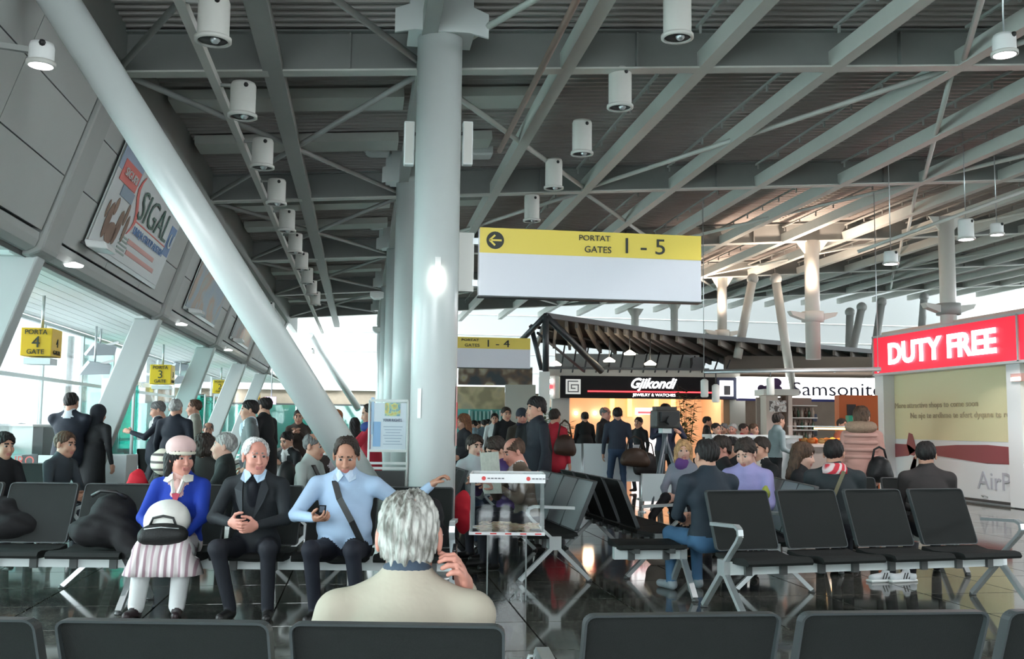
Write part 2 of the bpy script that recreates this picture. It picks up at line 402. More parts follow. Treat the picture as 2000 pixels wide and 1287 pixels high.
# ------------------------------------------------------------------ raking tubes
st = MB().tube([(.58, 9.95, 0), (-2.52, 7.52, 4.84)], .145, 32).build('raking_tube', COLM)
tag(st, 'long thick white steel tube raking from the nearest column foot up left', 'strut')
a = onX(605, 655, -2.5); b = onY(695, 790, 43.0); d = (b-a).normalized()
st = MB().tube([onY(605,655,37.5), onY(698,795,41.5)], .14, 16).build('raking_tube', COLM)
tag(st, 'distant thin-looking tube raking down before the far white wall', 'strut')

# ------------------------------------------------------------------ cylinder lamps
def cyl_lamp(p, r, h, label, glow=None, hang=0, group=None):
    s = empty('cylinder_lamp', label, 'lamp', p, 0, group)
    MB().lathe([(r*.6,0),(r*.97,.01),(r,.03),(r,h-.03),(r*.9,h)], n=24).build('housing', OFFW if not glow else WHITE, s)
    MB().lathe([(r*.95,-.02),(r*1.16,-.018),(r*1.16,.012),(r*.95,.014),(r*.95,-.02)], n=24, cap=False).build('rim', OFFW, s)
    MB().lathe([(.001,-.006),(r*.93,-.006),(r*.93,.0)], n=20).build('lens', glow or BLACK, s)
    if not glow: MB().ball((.02,-.02,.0), r*.35, 8, 5).build('bulb', ALU, s)
    MB().ball((r*.3, -r*.95, h*.85), .025, 6, 4).build('knob', BLACK, s)
    if hang: MB().tube([(0,0,h),(0,0,h+hang)], .008, 6).build('hanger', ALU, s)
    return s
nums = ['nearest','second','third','fourth','fifth','sixth','seventh','eighth','ninth','tenth']
for k in range(10):
    y = 7.95+2.0*k; s = cyl_lamp((-1.24, y, 4.42), .125, .33, nums[k]+' unlit white cylinder spotlight along the left light rail', group='left rail spotlights')
    MB().bar((-.12, 0, .3), (-.28, 0, .3), .03, .03).build('bracket', STEEL, s)
for k, y in enumerate((8.3, 10.3, 12.2, 14.1, 16.0)):
    cyl_lamp((2.70, y, 4.86-(.1 if k == 4 else 0)), .125, .42, nums[k]+' unlit white cylinder spotlight in the row right of the column', group='right row spotlights')
for (px, py, D, glow, r, lb) in ((80,124,7,LAMPW,.085,'lit cylinder lamp on the near left facade panels'), (1962,104,9,LAMPW,.10,'lit cylinder lamp hanging top right under the purlins'),
    (528,604,25,LAMPY,.10,'small lit warm cylinder lamp left of the big raking tube'), (608,690,37,LAMPY,.11,'tiny warm cylinder lamp over the far end'), (632,714,41,LAMPY,.1,'tiniest warm lamp in front of the far white wall'),
    (1887,466,16,LAMPW,.12,'lit pendant spot on the sloping pipe above the duty free sign'), (1947,457,16,LAMPW,.1,'lit pendant spot farther right, short housing'), (1740,514,16,LAMPW,.11,'lit pendant spot at the low end of the sloping pipe')):
    p = onD(px, py, D); s = cyl_lamp(p, r, r*1.7 if px != 1887 else r*2.6, lb, glow, hang=(zb(p.x)+.45-p.z-r*1.7) if px > 1700 or px > 600 else .02, group='lit cylinder lamps')
    if px < 600: MB().bar((0,0,r), (fx(p.z)-p.x, 0, r+.05), .04, .04).build('wall_arm', STEEL, s)
    l = bpy.data.lights.new('lamp_light', 'SPOT'); l.energy = 45 if px < 1700 else 260; l.spot_size = 2.2; l.shadow_soft_size = r*.8; l.color = (1,.95,.95) if glow is LAMPW else (1,.8,.55)
    o = link('lamp_light', l, s); o.location = (0,0,-.03)
MB().tube([onD(1675,492,16.4), onD(2030,362,15.4)], .03, 8).build('ceiling_pipe', STEELL)
tag(bpy.data.objects['ceiling_pipe'], 'thin pale pipe sloping up to the right above the duty free sign', 'pipe')

# ------------------------------------------------------------------ right hand posts
rp = [((10.42, 22.0), 5.72, 3.0, .17, 'tall pale post cut off in mid air behind the canopy', True), ((10.44, 28.0), 6.0, 3.95, .14, 'warm-lit pale post ending in a lamp ring over the canopy', True),
      ((12.3, 19.5), 6.2, 2.4, .165, 'thick grey post rising behind the red duty free sign', False), ((10.02, 36), 5.6, 2.6, .14, 'slim grey post with a forked head by the white wall', False), ((10.9, 34), 5.6, 2.6, .13, 'plain slim grey post right of the forked one', False)]
for (x, y), zt, z0, r, lb, ring in rp:
    c = empty('post', lb, 'post', (x, y, 0))
    zt = zb(x)+.02; MB().lathe([(r, z0), (r, zt)], n=24).build('shaft', mat('post_paint', (.58,.58,.54), .4), c)
    MB().prism([(-r*2.4,-.02,zt),(r*2.4,-.02,zt),(r*1.02,-.02,zt-.3),(-r*1.02,-.02,zt-.3)], (0,.04,0)).build('gusset', STEELL, c)
    if lb.startswith('thick') or ring:
        zc = 4.0 if y == 22.0 else (4.12 if ring else 3.95)
        MB().lathe([(r*1.02,zc-.12),(r*1.5,zc-.12),(r*1.5,zc+.12),(r*1.02,zc+.12)], n=20).build('collar', STEEL if not ring else OFFW, c)
        for sg in (-1, 1): MB().prism([(sg*r*1.4,-.1,zc+.08),(sg*(r+.42),-.1,zc+.12),(sg*(r+.36),-.1,zc+.02),(sg*r*1.4,-.1,zc-.08)], (0,.2,0)).build('flood_lamp', OFFW, c)
for (x, y, z, e) in ((10.42, 21.6, 4.3, 520), (10.44, 27.6, 4.4, 420), (12.0, 24.5, 4.3, 260)):   # the post floods throw warm light on the roof; the last spot has no post
    l = bpy.data.lights.new('uplight', 'SPOT'); l.energy = e; l.spot_size = 2.5; l.spot_blend = .8; l.color = (1,.74,.58); l.shadow_soft_size = .15
    o = link('uplight', l); o.location = (x-.5, y-.4, z); o.rotation_euler = (pi, 0, 0)
# leaning V struts in the right distance
for (p0, p1, y, lb) in (((1470,545),(1440,700),26,'leaning grey tube left of the cut-off post'), ((1515,545),(1548,765),25,'leaning tube going down right beside the cut-off post'),
        ((1660,610),(1655,800),30,'steep dark tube nearly upright over the luggage shop sign'), ((1683,600),(1625,880),29,'dark tube leaning left over the luggage shop sign'), ((1722,590),(1680,880),29,'dark tube leaning by the duty free pillar'), ((1805,580),(1800,640),31,'short dark post seen over the duty free sign')):
    s = MB().tube([onY(*p0, y), onY(p1[0], p1[1], y)], .12, 14).build('leaning_tube', STEEL if y > 27 else mat('post_paint', (.58,.58,.54))); tag(s, lb, 'strut')
    MB().ball(onY(*p0, y), .16, 12, 8).build('node', STEEL, s)
ORD = 'first second third fourth fifth sixth seventh eighth ninth tenth eleventh twelfth thirteenth fourteenth'.split()
# ================================================================== facade banners
def fpt(y, z, out=.03): return Vector((fx(z)+out, y, z))
UPV = Vector((.335, 0, 1)).normalized(); YV = Vector((0, 1, 0))
def strip(mb, y0, y1, z0, z1, out, th=.006):
    a = [fpt(y0,z0,out), fpt(y1,z0,out), fpt(y1,z1,out), fpt(y0,z1,out)]; return mb.prism(a, -nrm*th)
BLUP = mat('print_blue', (.16,.27,.50), .5); REDP = mat('print_red', (.72,.16,.14), .5); GRNP = mat('print_dark_green', (.06,.12,.10), .5)
def banner(y0, y1, z0, z1, label):
    b = empty('banner', label, 'banner')
    strip(MB(), y0-.05, y1+.05, z0-.05, z1+.05, .035).build('frame', ALU, b)
    return b
b = banner(11.15, 14.75, 3.32, 4.45, 'large white insurance banner with red swoosh hung on the facade')
strip(MB(), 11.15, 14.75, 3.32, 4.45, .045).build('sheet', mat('banner_white', (.62,.65,.66), .4), b)
strip(MB(), 11.15, 12.1, 4.15, 4.45, .05).build('sky_print', mat('print_pale_blue', (.36,.45,.60), .5), b)
strip(MB(), 11.3, 12.05, 4.05, 4.28, .056).build('label_print', REDP, b); text(b, 'SIGURI', fpt(11.67,4.165,.064), YV, UPV, .09, mat('banner_white',(0,0,0)), .55)
strip(MB(), 11.55, 12.1, 3.92, 4.04, .056).build('label_print', mat('print_slate', (.25,.33,.42), .5), b)
text(b, 'SIGAL', fpt(13.35,4.02,.056), YV, UPV, .36, GRNP, 1.75, bold=-.01)
strip(MB(), 12.55, 14.35, 3.81, 3.825, .052).build('underline', REDP, b)
text(b, 'UNIQA GROUP AUSTRIA', fpt(13.45,3.71,.056), YV, UPV, .11, BLUP, 1.75)
sw = MB(); q = []
for k in range(9):
    t = k/8; q.append((12.35+.16*sin(t*6.0), 3.62+.68*t, .012+.05*sin(pi*t)))
for a, c in zip(q[:-1], q[1:]): sw.prism([fpt(a[0]-a[2],a[1],.055), fpt(a[0]+a[2],a[1],.055), fpt(c[0]+c[2],c[1],.055), fpt(c[0]-c[2],c[1],.055)], -nrm*.004)
sw.build('swoosh', REDP, b)
hb = MB()
for (y, z, w, h) in ((11.75,3.52,.2,.12),(11.95,3.62,.1,.2),(11.5,3.62,.09,.2),(11.62,3.80,.06,.1),(12.1,3.8,.05,.13),(12.25,3.66,.06,.16),(11.35,3.72,.04,.1)):
    hb.prism([fpt(y+w*cos(a*pi/6), z+h*sin(a*pi/6), .054) for a in range(12)], -nrm*.004)
hb.build('hands_print', mat('print_hands', (.24,.15,.11), .6, vary=.3, scale=6), b)
for k, (yy, w) in enumerate(((13.1,1.3),(13.25,1.4))):
    strip(MB(), yy-w/2+.1, yy+w/2+.3, 3.545-.12*k, 3.60-.12*k, .052).build('text_line', mat('print_salmon', (.68,.36,.33), .5), b)
for k in range(5): strip(MB(), 12.2, 12.62-.05*(k%2), 3.57-.045*k, 3.59-.045*k, .052).build('text_line', mat('print_grey_green', (.30,.38,.35), .5), b)
strip(MB(), 14.35, 14.7, 3.72, 4.12, .052).build('emblem', BLUP, b); text(b, 'U', fpt(14.52,3.92,.06), YV, UPV, .2, mat('banner_white',(0,0,0)), .2)
b = banner(17.2, 20.6, 3.32, 4.4, 'second facade banner, blue with a red block and orange shapes')
strip(MB(), 17.2, 20.6, 3.32, 4.4, .045).build('sheet', mat('banner_blue_print', (.3,.4,.5), .5, kind=k_patch, p=(1.6, [(.35,(.30,.38,.47)),(.5,(.34,.40,.44)),(.58,(.45,.32,.24)),(.7,(.36,.38,.36))])), b)
strip(MB(), 18.5, 19.4, 3.98, 4.3, .052).build('label_print', mat('print_dull_red', (.55,.20,.19), .5), b)
b = banner(23.2, 26.6, 3.32, 4.4, 'third facade banner, dim orange and grey, mostly behind the raking tube')
strip(MB(), 23.2, 26.6, 3.32, 4.4, .045).build('sheet', mat('banner_dim_print', (.3,.3,.3), .5, kind=k_patch, p=(1.3, [(.4,(.30,.32,.33)),(.52,(.36,.26,.22)),(.62,(.33,.33,.30))])), b)
for k, y in enumerate((11.2, 17.6, 23.6)):
    p = fpt(y, 3.28, .16); s = empty('floodlight', 'white wedge floodlight under the %s facade banner' % ['first','second','third'][k], 'lamp', p, 0, 'facade floodlights')
    MB().prism([(-.1,-.22,.03),(-.1,.22,.03),(-.08,.2,-.05),(-.08,-.2,-.05)], (.22,0,-.02)).build('bowl', WHITE, s, bev=.02)
    MB().bar((-.1,-.1,0), (-.17,-.1,.02), .03, .03).build('arm', DARKM, s)
    p = Vector((fx(3.17)+.02, y-.25, 3.02)); MB().lathe([(.001,-.02),(.09,-.02),(.1,.0),(.02,.03)], p, 14).build('soffit_lamp', mat('lamp_off_white',(.9,.92,.92),.3, emit=1.2)); tag(bpy.data.objects['soffit_lamp'+('' if k == 0 else '.%03d' % k)], 'small white round fitting below the %s facade banner' % ['first','second','third'][k], 'lamp')

# ================================================================== direction signs
def dir_sign(y, x0, x1, z0, z1, num, label, arrow, ph):
    s = empty('direction_sign', label, 'sign')
    zc = z1-(z1-z0)*.37
    MB().box(((x0+x1)/2, y+.06, (z0+z1)/2), (x1-x0, .12, z1-z0)).build('board', SIGNW, s, bev=.006)
    MB().box(((x0+x1)/2, y-.004, (zc+z1)/2), (x1-x0-.004, .008, z1-zc)).build('yellow_band', YEL2, s)
    MB().box(((x0+x1)/2, y+.06, z0-.006), (x1-x0+.01, .13, .012)).build('bottom_trim', DARKM, s)
    w = x1-x0; h = z1-zc; X = Vector((1,0,0)); Z = Vector((0,0,1)); P = lambda a, b: Vector((x0+w*a, y-.012, zc+h*b))
    text(s, 'PORTAT', P(.51,.74), X, Z, h*.22, INK, w*.14); text(s, 'GATES', P(.525,.28), X, Z, h*.26, INK, w*.12)
    text(s, num, P(.74,.48), X, Z, h*.62, INK, w*.18)
    if arrow:
        q = MB(); c = P(.068,.5); r = h*.35
        q.prism([c+Vector((r*cos(a*pi/12), 0, r*sin(a*pi/12))) for a in range(24)], (0,.004,0)); q.build('arrow_disc', INK, s)
        q = MB(); f_ = Vector((0,-.004,0))
        q.bar(c+f_+Vector((r*.72,0,0)), c+f_+Vector((-r*.6,0,0)), .005, r*.2)
        for sg in (-1,1): q.bar(c+f_+Vector((-r*.66,0,0)), c+f_+Vector((-.02*r,0,sg*r*.58)), .005, r*.2, (0,0,1))
        q.build('arrow', YEL2, s)
    return s
a = onY(937,444,9.15); bb = onY(1370,586,9.15)
s = dir_sign(9.15, a.x, bb.x, bb.z-.02, a.z, '1 - 5', 'big yellow and white sign reading gates 1 - 5 beside the column', True, 0)
MB().box((.93, 9.3, (a.z+bb.z)/2-.0), (.17, .05, .56)).build('bracket_plate', OFFW, s)
for dz in (-.2, .2): MB().box((1.03, 9.3, (a.z+bb.z)/2+dz), (.06, .08, .06)).build('bolt_block', ALU, s)
a = onY(1036,661,21.0); bb = onY(1036,720,21.0)
dir_sign(21.0, .9, a.x, bb.z, a.z, '1 - 4', 'smaller distant yellow and white sign reading gates 1 - 4', False, 0)

# gate number boxes
for k, (px, py0, py1, y, n) in enumerate(((72,640,695,13.4,'4'),(314,712,750,21.6,'3'),(430,742,768,30.5,'2'),(497,762,780,39.5,'1'))):
    p = onY(px, py0, y); q = onY(px, py1, y); h = p.z-q.z
    s = empty('gate_sign', ['largest yellow box sign, reading gate 4, by the window wall','second yellow box sign, reading gate 3, over the queue','small third yellow box sign, reading gate 2','tiny farthest yellow box sign, reading gate 1'][k], 'sign', (p.x, y, q.z), 0, 'gate number boxes')
    MB().box((0, .22, h/2), (h*1.05, .44, h)).build('box', YEL, s, bev=.01)
    X = Vector((1,0,0)); Z = Vector((0,0,1))
    text(s, 'PORTA', (0,-.008,h*.85), X, Z, h*.17, INK, h*.75); text(s, n, (0,-.008,h*.5), X, Z, h*.4, INK); text(s, 'GATE', (0,-.008,h*.15), X, Z, h*.17, INK, h*.58)
    text(s, 'GATE', (h*.53,.22,h*.15), (0,1,0), Z, h*.15, INK, .3); text(s, n, (h*.53,.22,h*.5), (0,1,0), Z, h*.3, INK)
    MB().box((0, .22, -.06), (h*.9, .3, .08)).build('bracket', ALU, s)
    MB().tube([(0,.22,h), (0,.22,3.0-q.z)], .02, 8).build('hanger', ALU, s)

# ================================================================== benches
FAB = mat('black_seat_mesh', (.012,.014,.0135), .75, bump=.3, bscale=400, vary=.12, scale=4, spec=.25)
FRB = mat('seat_edge_grey', (.045,.053,.056), .5)
BEAM = mat('bench_beam_silver', (.62,.67,.67), .4, metal=.1)
def rrect(w, h, r, n=4):
    o = []
    for cx, cz, a0 in ((w/2-r, h-r, 0), (-w/2+r, h-r, 90), (-w/2+r, r, 180), (w/2-r, r, 270)):
        for k in range(n+1): a = rad(a0+90*k/n); o.append((cx+r*cos(a), cz+r*sin(a)))
    return o
BH = .47; TILT = .30
def bkt(x, y, z): return (x, y+z*TILT*.98+.045*(z/BH)**2, z*.96)    # bend the flat panel into the reclined back
_bm = {}
def back_meshes():
    if _bm: return _bm
    # ring frame
    out = rrect(.545, BH, .028); inn = rrect(.531, BH-.014, .022); inn = [(x, z+.007) for x, z in inn]; n = len(out)
    v = []; 
    for y in (-.018, .022):
        v += [bkt(x, y, z) for x, z in out]; v += [bkt(x, y, z) for x, z in inn]
    f = []
    for k in range(n):
        j = (k+1) % n
        f += [(k, j, n+j, n+k), (2*n+j, 2*n+k, 3*n+k, 3*n+j), (k, 2*n+k, 2*n+j, j), (n+k, n+j, 3*n+j, 3*n+k)]
    _bm['frame'] = MB().add(v, f, False).mesh('back_frame', FRB)
    m_ = MB(); rows = 7; v = []
    for i in range(rows):
        z = .009+(BH-.018)*i/(rows-1)
        for x in (-.2665, -.08, .08, .2665):
            v.append(bkt(x, .004+.008*(1-abs(x)/.2665), z))
    for i in range(rows):
        z = .009+(BH-.018)*i/(rows-1)
        for x in (-.2665, -.08, .08, .2665): v.append(bkt(x, -.012+.010*(1-abs(x)/.2665), z))
    f = []; o = rows*4
    for i in range(rows-1):
        for k in range(3): a = i*4+k; f += [(a, a+1, a+5, a+4), (o+a+1, o+a, o+a+4, o+a+5)]
    _bm['panel'] = m_.add(v, f, True).mesh('back_panel', FAB)
    prof = [(.03,.0),(-.1,-.018),(-.25,-.012),(-.40,.004),(-.455,-.004),(-.475,-.03),(-.46,-.05),(-.3,-.055),(-.05,-.05),(.04,-.03)]
    v = [(-.272, y, z) for y, z in prof]+[(.272, y, z) for y, z in prof]; n = len(prof)
    f = [(k, (k+1)%n, n+(k+1)%n, n+k) for k in range(n)]+[tuple(range(n))[::-1], tuple(range(n, 2*n))]
    _bm['pan'] = MB().add(v, f).mesh('seat_pan', FAB)
    _bm['brk'] = MB().box((0,-.2,-.085), (.055,.13,.12)).box((0,-.12,-.045),(.05,.3,.05)).mesh('bracket', DARKM)
    lg = MB().box((0,-.18,.345), (.05,.11,.12))
    lg.bar((0,-.2,.31), (0,-.50,.02), .045, .035).bar((0,-.16,.31), (0,.14,.02), .045, .035); _bm['leg'] = lg.mesh('leg_frame', ALU)
    pts = [(0,-.2,.38),(0,-.40,.56),(0,-.435,.605),(0,-.425,.65),(0,-.38,.672),(0,.0,.655)]
    ar = MB(); 
    for a, c in zip(pts[:-1], pts[1:]): ar.bar(a, c, .042, .026, (0,-1,.3) if a[2] < .6 else (0,0,1))
    _bm['arm'] = ar.mesh('armrest', ALU)
    _bm['foot'] = MB().lathe([(.028,0),(.03,.01),(.015,.03)], n=10).mesh('foot_glide', DARKM)
    return _bm
def bench(org, deg, n, label, pitch=.6, backs=True, ends=(1,1), group='waiting hall benches', sz=.435, cat='bench'):
    M_ = back_meshes(); s = empty('beam_bench', label, cat, (org[0], org[1], 0), rad(deg), group)
    for k in range(n):
        x = pitch*(k+.5)
        if backs:
            sb = link('seat_back', M_['frame'], s); sb.location = (x, .02, sz+.01)
            q = link('back_panel', M_['panel'], sb)
        q = link('seat_pan', M_['pan'], s); q.location = (x, 0, sz)
        for dx in (-.15, .15): q = link('bracket', M_['brk'], s); q.location = (x+dx, 0, sz)
    MB().box((pitch*n/2, -.2, .345), (pitch*n-.02, .07, .10)).build('beam', BEAM, s)
    xs = [0.0]*ends[0]+[pitch*n]*ends[1]
    mids = [pitch*(n//2)] if n > 4 else []
    for x in xs+mids:
        q = link('leg_frame', M_['leg'], s); q.location = (x, 0, 0)
        for yy in (-.50, .14): w = link('foot_glide', M_['foot'], q); w.location = (0, yy, 0)
        if backs and x not in mids: q = link('armrest', M_['arm'], s); q.location = (x, 0, 0)
    return s
def bench2(p_left_top, p_right_top, n, label, faces_cam=True, **kw):
    """bench whose back-top edge runs between two ground points (as seen from its front: left -> right)"""
    a = Vector((p_left_top[0], p_left_top[1])); b_ = Vector((p_right_top[0], p_right_top[1])); d = b_-a; ang = math.atan2(d.y, d.x)
    back = Vector((-sin(ang), cos(ang))); a = a-back*.2
    return bench(a, math.degrees(ang), n, label, pitch=d.length/n, **kw)
# row with the three seated figures (faces the camera)
R = onD(893, 957, 8.0); d = Vector((cos(rad(-8.6)), sin(rad(-8.6)))); 
row2 = bench2((R.x-d.x*4.2, R.y-d.y*4.2), (R.x, R.y), 7, 'long black bench seating the woman in blue and two men', ends=(0,1))
row3 = bench2((2.68, 7.72), (5.19, 8.07), 4, 'empty black four-seat bench in front of the mural wall')
# near row seen from behind
a = onD(1006, 1207, 2.53); q = onD(140-460-40, 1205, 2.55)
row1a = bench2((a.x, a.y), (q.x, q.y), 3, 'near black bench whose backs fill the lower left edge', ends=(1,0))
a = onD(1120, 1200, 2.68); d = VX*1.17+VY*.13; d = d/1.17*.6*3
row1b = bench2((a.x+d.x, a.y+d.y), (a.x, a.y), 3, 'near black bench whose backs fill the lower right edge', ends=(0,1))
# back to back pair running away
GB = []
bl = bench2((2.02, 11.2), (2.13, 8.98), 4, 'grey-lit bench facing left, seen end on beside the clear box')
br = bench2((2.40, 9.12), (2.30, 11.4), 4, 'bench facing right, back to back with the grey-lit one')
b4 = bench2((4.3, 10.4), (3.92, 8.25), 4, 'bench with grey backs behind the empty four-seat bench')
st_ = bench((2.62, 8.18), 180, 1, 'short backless end seat beside the empty four-seat bench', backs=False, ends=(1,0))
st_.location = (2.70, 8.05, 0)
b5 = bench2((-2.2, 11.5), (-1.75, 9.1), 4, 'bench seen obliquely behind the woman in blue', ends=(1,1))
a = onD(20, 903, 11.6); b6 = bench2((a.x-.6, a.y+.1), (a.x+.65, a.y-.1), 2, 'two-seat bench end at the far left edge')
a = onD(195, 875, 18); b7 = bench2((a.x+1.85, a.y-.2), (a.x, a.y), 3, 'distant black bench near the gate counter')
b8 = bench2((1.05, 13.2), (1.15, 10.9), 4, 'bench with readers left of the clear box')
b9 = bench2((4.75, 8.35+1.6), (5.95, 8.15+1.6), 2, 'bench under the lone man facing the mural', ends=(1,1)); 
b10 = bench2((-.3, 12.4), (-.1, 10.2), 4, 'bench behind the man in the light blue shirt')
# grey lit seat fronts: light put into a paler mesh colour on the two visible oblique benches
GF = mat('seat_mesh_lit', (.17,.20,.205), .45)
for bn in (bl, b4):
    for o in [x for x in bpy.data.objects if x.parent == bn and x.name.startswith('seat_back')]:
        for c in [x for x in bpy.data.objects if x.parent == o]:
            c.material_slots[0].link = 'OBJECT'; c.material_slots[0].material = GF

# ================================================================== clear donation box
p = onZ(990, 1160, 0); dv = 8.3
u0, z1 = uz(919, 925, dv-.25); u1, z0 = uz(1063, 1046, dv-.25)
PLX = mat('acrylic_sheet', (1,1,1), kind=k_glass, p=((.96,.975,.975), .012, .12)); RIM = mat('white_rim', (.85,.85,.86), .4)
uc = (u0+u1)/2; wd = (u1-u0); o_ = VX*uc+VY*dv
s = empty('donation_box', 'clear acrylic donation box with a white rim on a see-through pedestal', 'box', (o_.x, o_.y, 0), -YAW)
h = wd/2; hh = .25
for (cx, cy, sx, sy) in ((0,-hh,wd,.006),(0,hh,wd,.006),(-h,0,.006,hh*2),(h,0,.006,hh*2)):
    MB().box((cx,cy,(z0+z1)/2), (sx,sy,z1-z0)).build('side_sheet', PLX, s)
    MB().box((cx,cy*1.01,z1-.035), (sx+.006,sy+.006,.07)).build('rim', RIM, s)
    MB().box((cx,cy*1.01,z0+.012), (sx+.006,sy+.006,.024)).build('rim', RIM, s)
MB().box((0,0,z0+.003), (wd,hh*2,.006)).build('bottom_sheet', PLX, s); MB().box((0,0,z1-.004), (wd*.98,hh*1.96,.005)).build('top_sheet', PLX, s)
for sx in (-1,1):
    for sy in (-1,1): MB().box((sx*(h-.012),sy*(hh-.012),(z0+z1)/2), (.018,.018,z1-z0-.05)).build('edge', mat('acrylic_edge', (.17,.20,.20), .3), s)
pw = .155
for (cx, cy, sx, sy) in ((0,-pw,pw*2,.006),(0,pw,pw*2,.006),(-pw,0,.006,pw*2),(pw,0,.006,pw*2)): MB().box((cx+.0,cy,z0/2), (sx,sy,z0-.01)).build('pedestal_sheet', PLX, s)
for sx in (-1,1): MB().box((sx*pw,-pw,z0/2), (.012,.010,z0-.01)).build('pedestal_edge', bpy.data.materials['acrylic_edge'], s)
MB().box((0,0,.008), (.52,.42,.014)).build('foot_sheet', PLX, s)
RDOT = mat('red_cross_print', (.75,.05,.05), .5)
for cx in (-.32, .28):
    MB().prism([(wd*cx+.017*cos(a*pi/6), -hh-.011, z1-.035+.017*sin(a*pi/6)) for a in range(12)], (0,-.002,0)).build('emblem_dot', RDOT, s)
    for k in range(5): MB().box((wd*cx+.04+.028*k, -hh-.0115, z1-.035), (.022,.002,.009)).build('print_mark', mat('grey_print', (.15,.15,.17), .6), s)
for k in range(5): MB().box((-h+.07+k*wd*.2, -hh-.0115, z0+.012), (.05,.002,.01)).build('print_mark', RDOT, s)
notes = MB(); rr = random.Random(3)
for k in range(70):
    R_ = Matrix.Rotation(rr.uniform(0,6.3), 3, 'Z') @ Matrix.Rotation(rr.uniform(-.5,.5), 3, 'X')
    notes.box((rr.uniform(-h+.08,h-.08), rr.uniform(-hh+.07,hh-.07), z0+.012+rr.uniform(0,.055)), (.10,.055,.002), R_)
no = notes.build('banknotes', mat('banknote_paper', (.45,.38,.26), .8, kind=k_patch, p=(9, [(.35,(.20,.18,.13)),(.5,(.52,.44,.30)),(.6,(.35,.20,.14)),(.7,(.55,.52,.42))])))
no.location = s.location; no.rotation_euler = s.rotation_euler; tag(no, 'loose banknotes lying on the bottom of the clear donation box', 'banknotes'); no['kind'] = 'stuff'

# ================================================================== poster stand
v = 12.2; u0, z1 = uz(732, 782, v); u1, z0 = uz(785, 905, v); z0b = 0
o_ = VX*((u0+u1)/2)+VY*v; w = u1-u0+.12
s = empty('poster_stand', 'white framed information poster on a stand left of the big column', 'poster stand', (o_.x, o_.y, 0), -YAW)
for sx in (-1,1): MB().tube([(sx*w/2,0,0),(sx*w/2,0,z1)], .014, 8).build('upright', WHITE, s)
for z in (z1, z0+.0, z0-.06): MB().bar((-w/2,0,z), (w/2,0,z), .03, .03).build('rail', WHITE, s)
zm = z0+.15
MB().box((0,.01,(z1-.03+zm)/2), (w-.04,.015,z1-.03-zm)).build('board', mat('poster_paper', (.72,.78,.85), .4), s)
MB().box((0,-.004,zm), (w,.03,.03)).build('lower_frame', WHITE, s)
MB().box((-w*.3,-.0,zm+.20), (w*.2,.004,.30)).build('blue_panel', mat('poster_blue', (.30,.50,.78), .5), s)
MB().box((-w*.42,-.0,zm+.42), (w*.08,.004,.75*.6)).build('blue_margin', mat('poster_light_blue', (.45,.62,.82), .5), s)
MB().box((w*.1,-.001,zm+.50), (w*.4,.004,.16)).build('picture', mat('poster_picture', (.5,.5,.5), .5, kind=k_patch, p=(14, [(.38,(.15,.35,.55)),(.5,(.6,.7,.35)),(.58,(.75,.55,.15)),(.68,(.25,.45,.35))])), s)
text(s, 'YOUR RIGHTS', (w*.1,-.004,zm+.37), (1,0,0), (0,0,1), .035, mat('poster_ink', (.12,.16,.25), .6), w*.5)
for k in range(7): MB().box((w*.12,-.001,zm+.29-.035*k), (w*.5*(1-.12*(k%3)),.003,.008)).build('text_line', mat('poster_text', (.38,.46,.58), .6), s)
MB().box((0,0,.02), (w+.1,.35,.03)).build('foot', WHITE, s)
MB().box((0,.02,z0-.25), (w-.05,.02,.32)).build('leaflet_tray', DARKM, s)

# ================================================================== jeweller's shop
v = 27.0
PLAST = mat('shop_plaster', (.55,.53,.48), .6); BLK = mat('black_fascia', (.008,.008,.010), .5, spec=.15)
GLOW = mat('sign_letter_glow', (1,1,1), emit=3.5); REDL = mat('red_neon', (1,.04,.05), emit=2.6)
def U(px, vv=v): return uz(px, 780, vv)[0]
def Z_(px, py, vv=v): return uz(px, py, vv)[1]
sh = empty('jewellery_shop', 'jewellery and watch shop with black lit fascia and warm orange interior', 'shop')
ztop = Z_(1250,724); zs1 = Z_(1250,737); zs0 = Z_(1250,779)
MB().vbox(U(1060), U(1440), v-.35, v+.1, zs1, ztop).build('cornice', PLAST, sh)
MB().vbox(U(1093), U(1392), v-.5, v-.05, zs0, zs1).build('fascia', BLK, sh)
P = lambda u, vv, z: VX*u+VY*vv+Vector((0,0,z))
ctr = (zs0+zs1)/2; H_ = zs1-zs0
text(sh, 'Gjikondi', P(U(1272), v-.52, ctr+H_*.12), VX, (0,0,1), H_*.62, GLOW, U(1316)-U(1228), shear=.45, bold=.025)
MB().vbox(U(1145), U(1388), v-.53, v-.5, ctr-H_*.23, ctr-H_*.17).build('neon_line', REDL, sh)
text(sh, 'JEWELRY & WATCHES', P(U(1272), v-.52, ctr-H_*.36), VX, (0,0,1), H_*.16, GLOW, U(1312)-U(1230))
def meander(parent, uc, zc, sz, vv):
    MB().vbox(uc-sz/2, uc+sz/2, vv-.02, vv, zc-sz/2, zc+sz/2).build('emblem_plate', mat('emblem_silver', (.72,.72,.70), .4, emit=.35), parent)
    q = MB(); t = sz*.07; pts = [(.30,.36),(-.34,.36),(-.34,-.34),(.34,-.34),(.34,.12),(-.12,.12),(-.12,-.12),(.12,-.12)]
    for (a, b_), (c, d_) in zip(pts[:-1], pts[1:]):
        q.vbox(uc+min(a,c)*sz-t/2, uc+max(a,c)*sz+t/2, vv-.035, vv-.02, zc+min(b_,d_)*sz-t/2, zc+max(b_,d_)*sz+t/2)
    q.build('key_pattern', mat('emblem_dark', (.12,.12,.13), .5), parent)
meander(sh, U(1117), ctr, H_*.68, v-.51)
MB().vbox(U(1393), U(1434), v-.5, v-.05, zs0, zs1).build('corner_fascia', mat('navy_fascia', (.01,.015,.05), .3), sh)
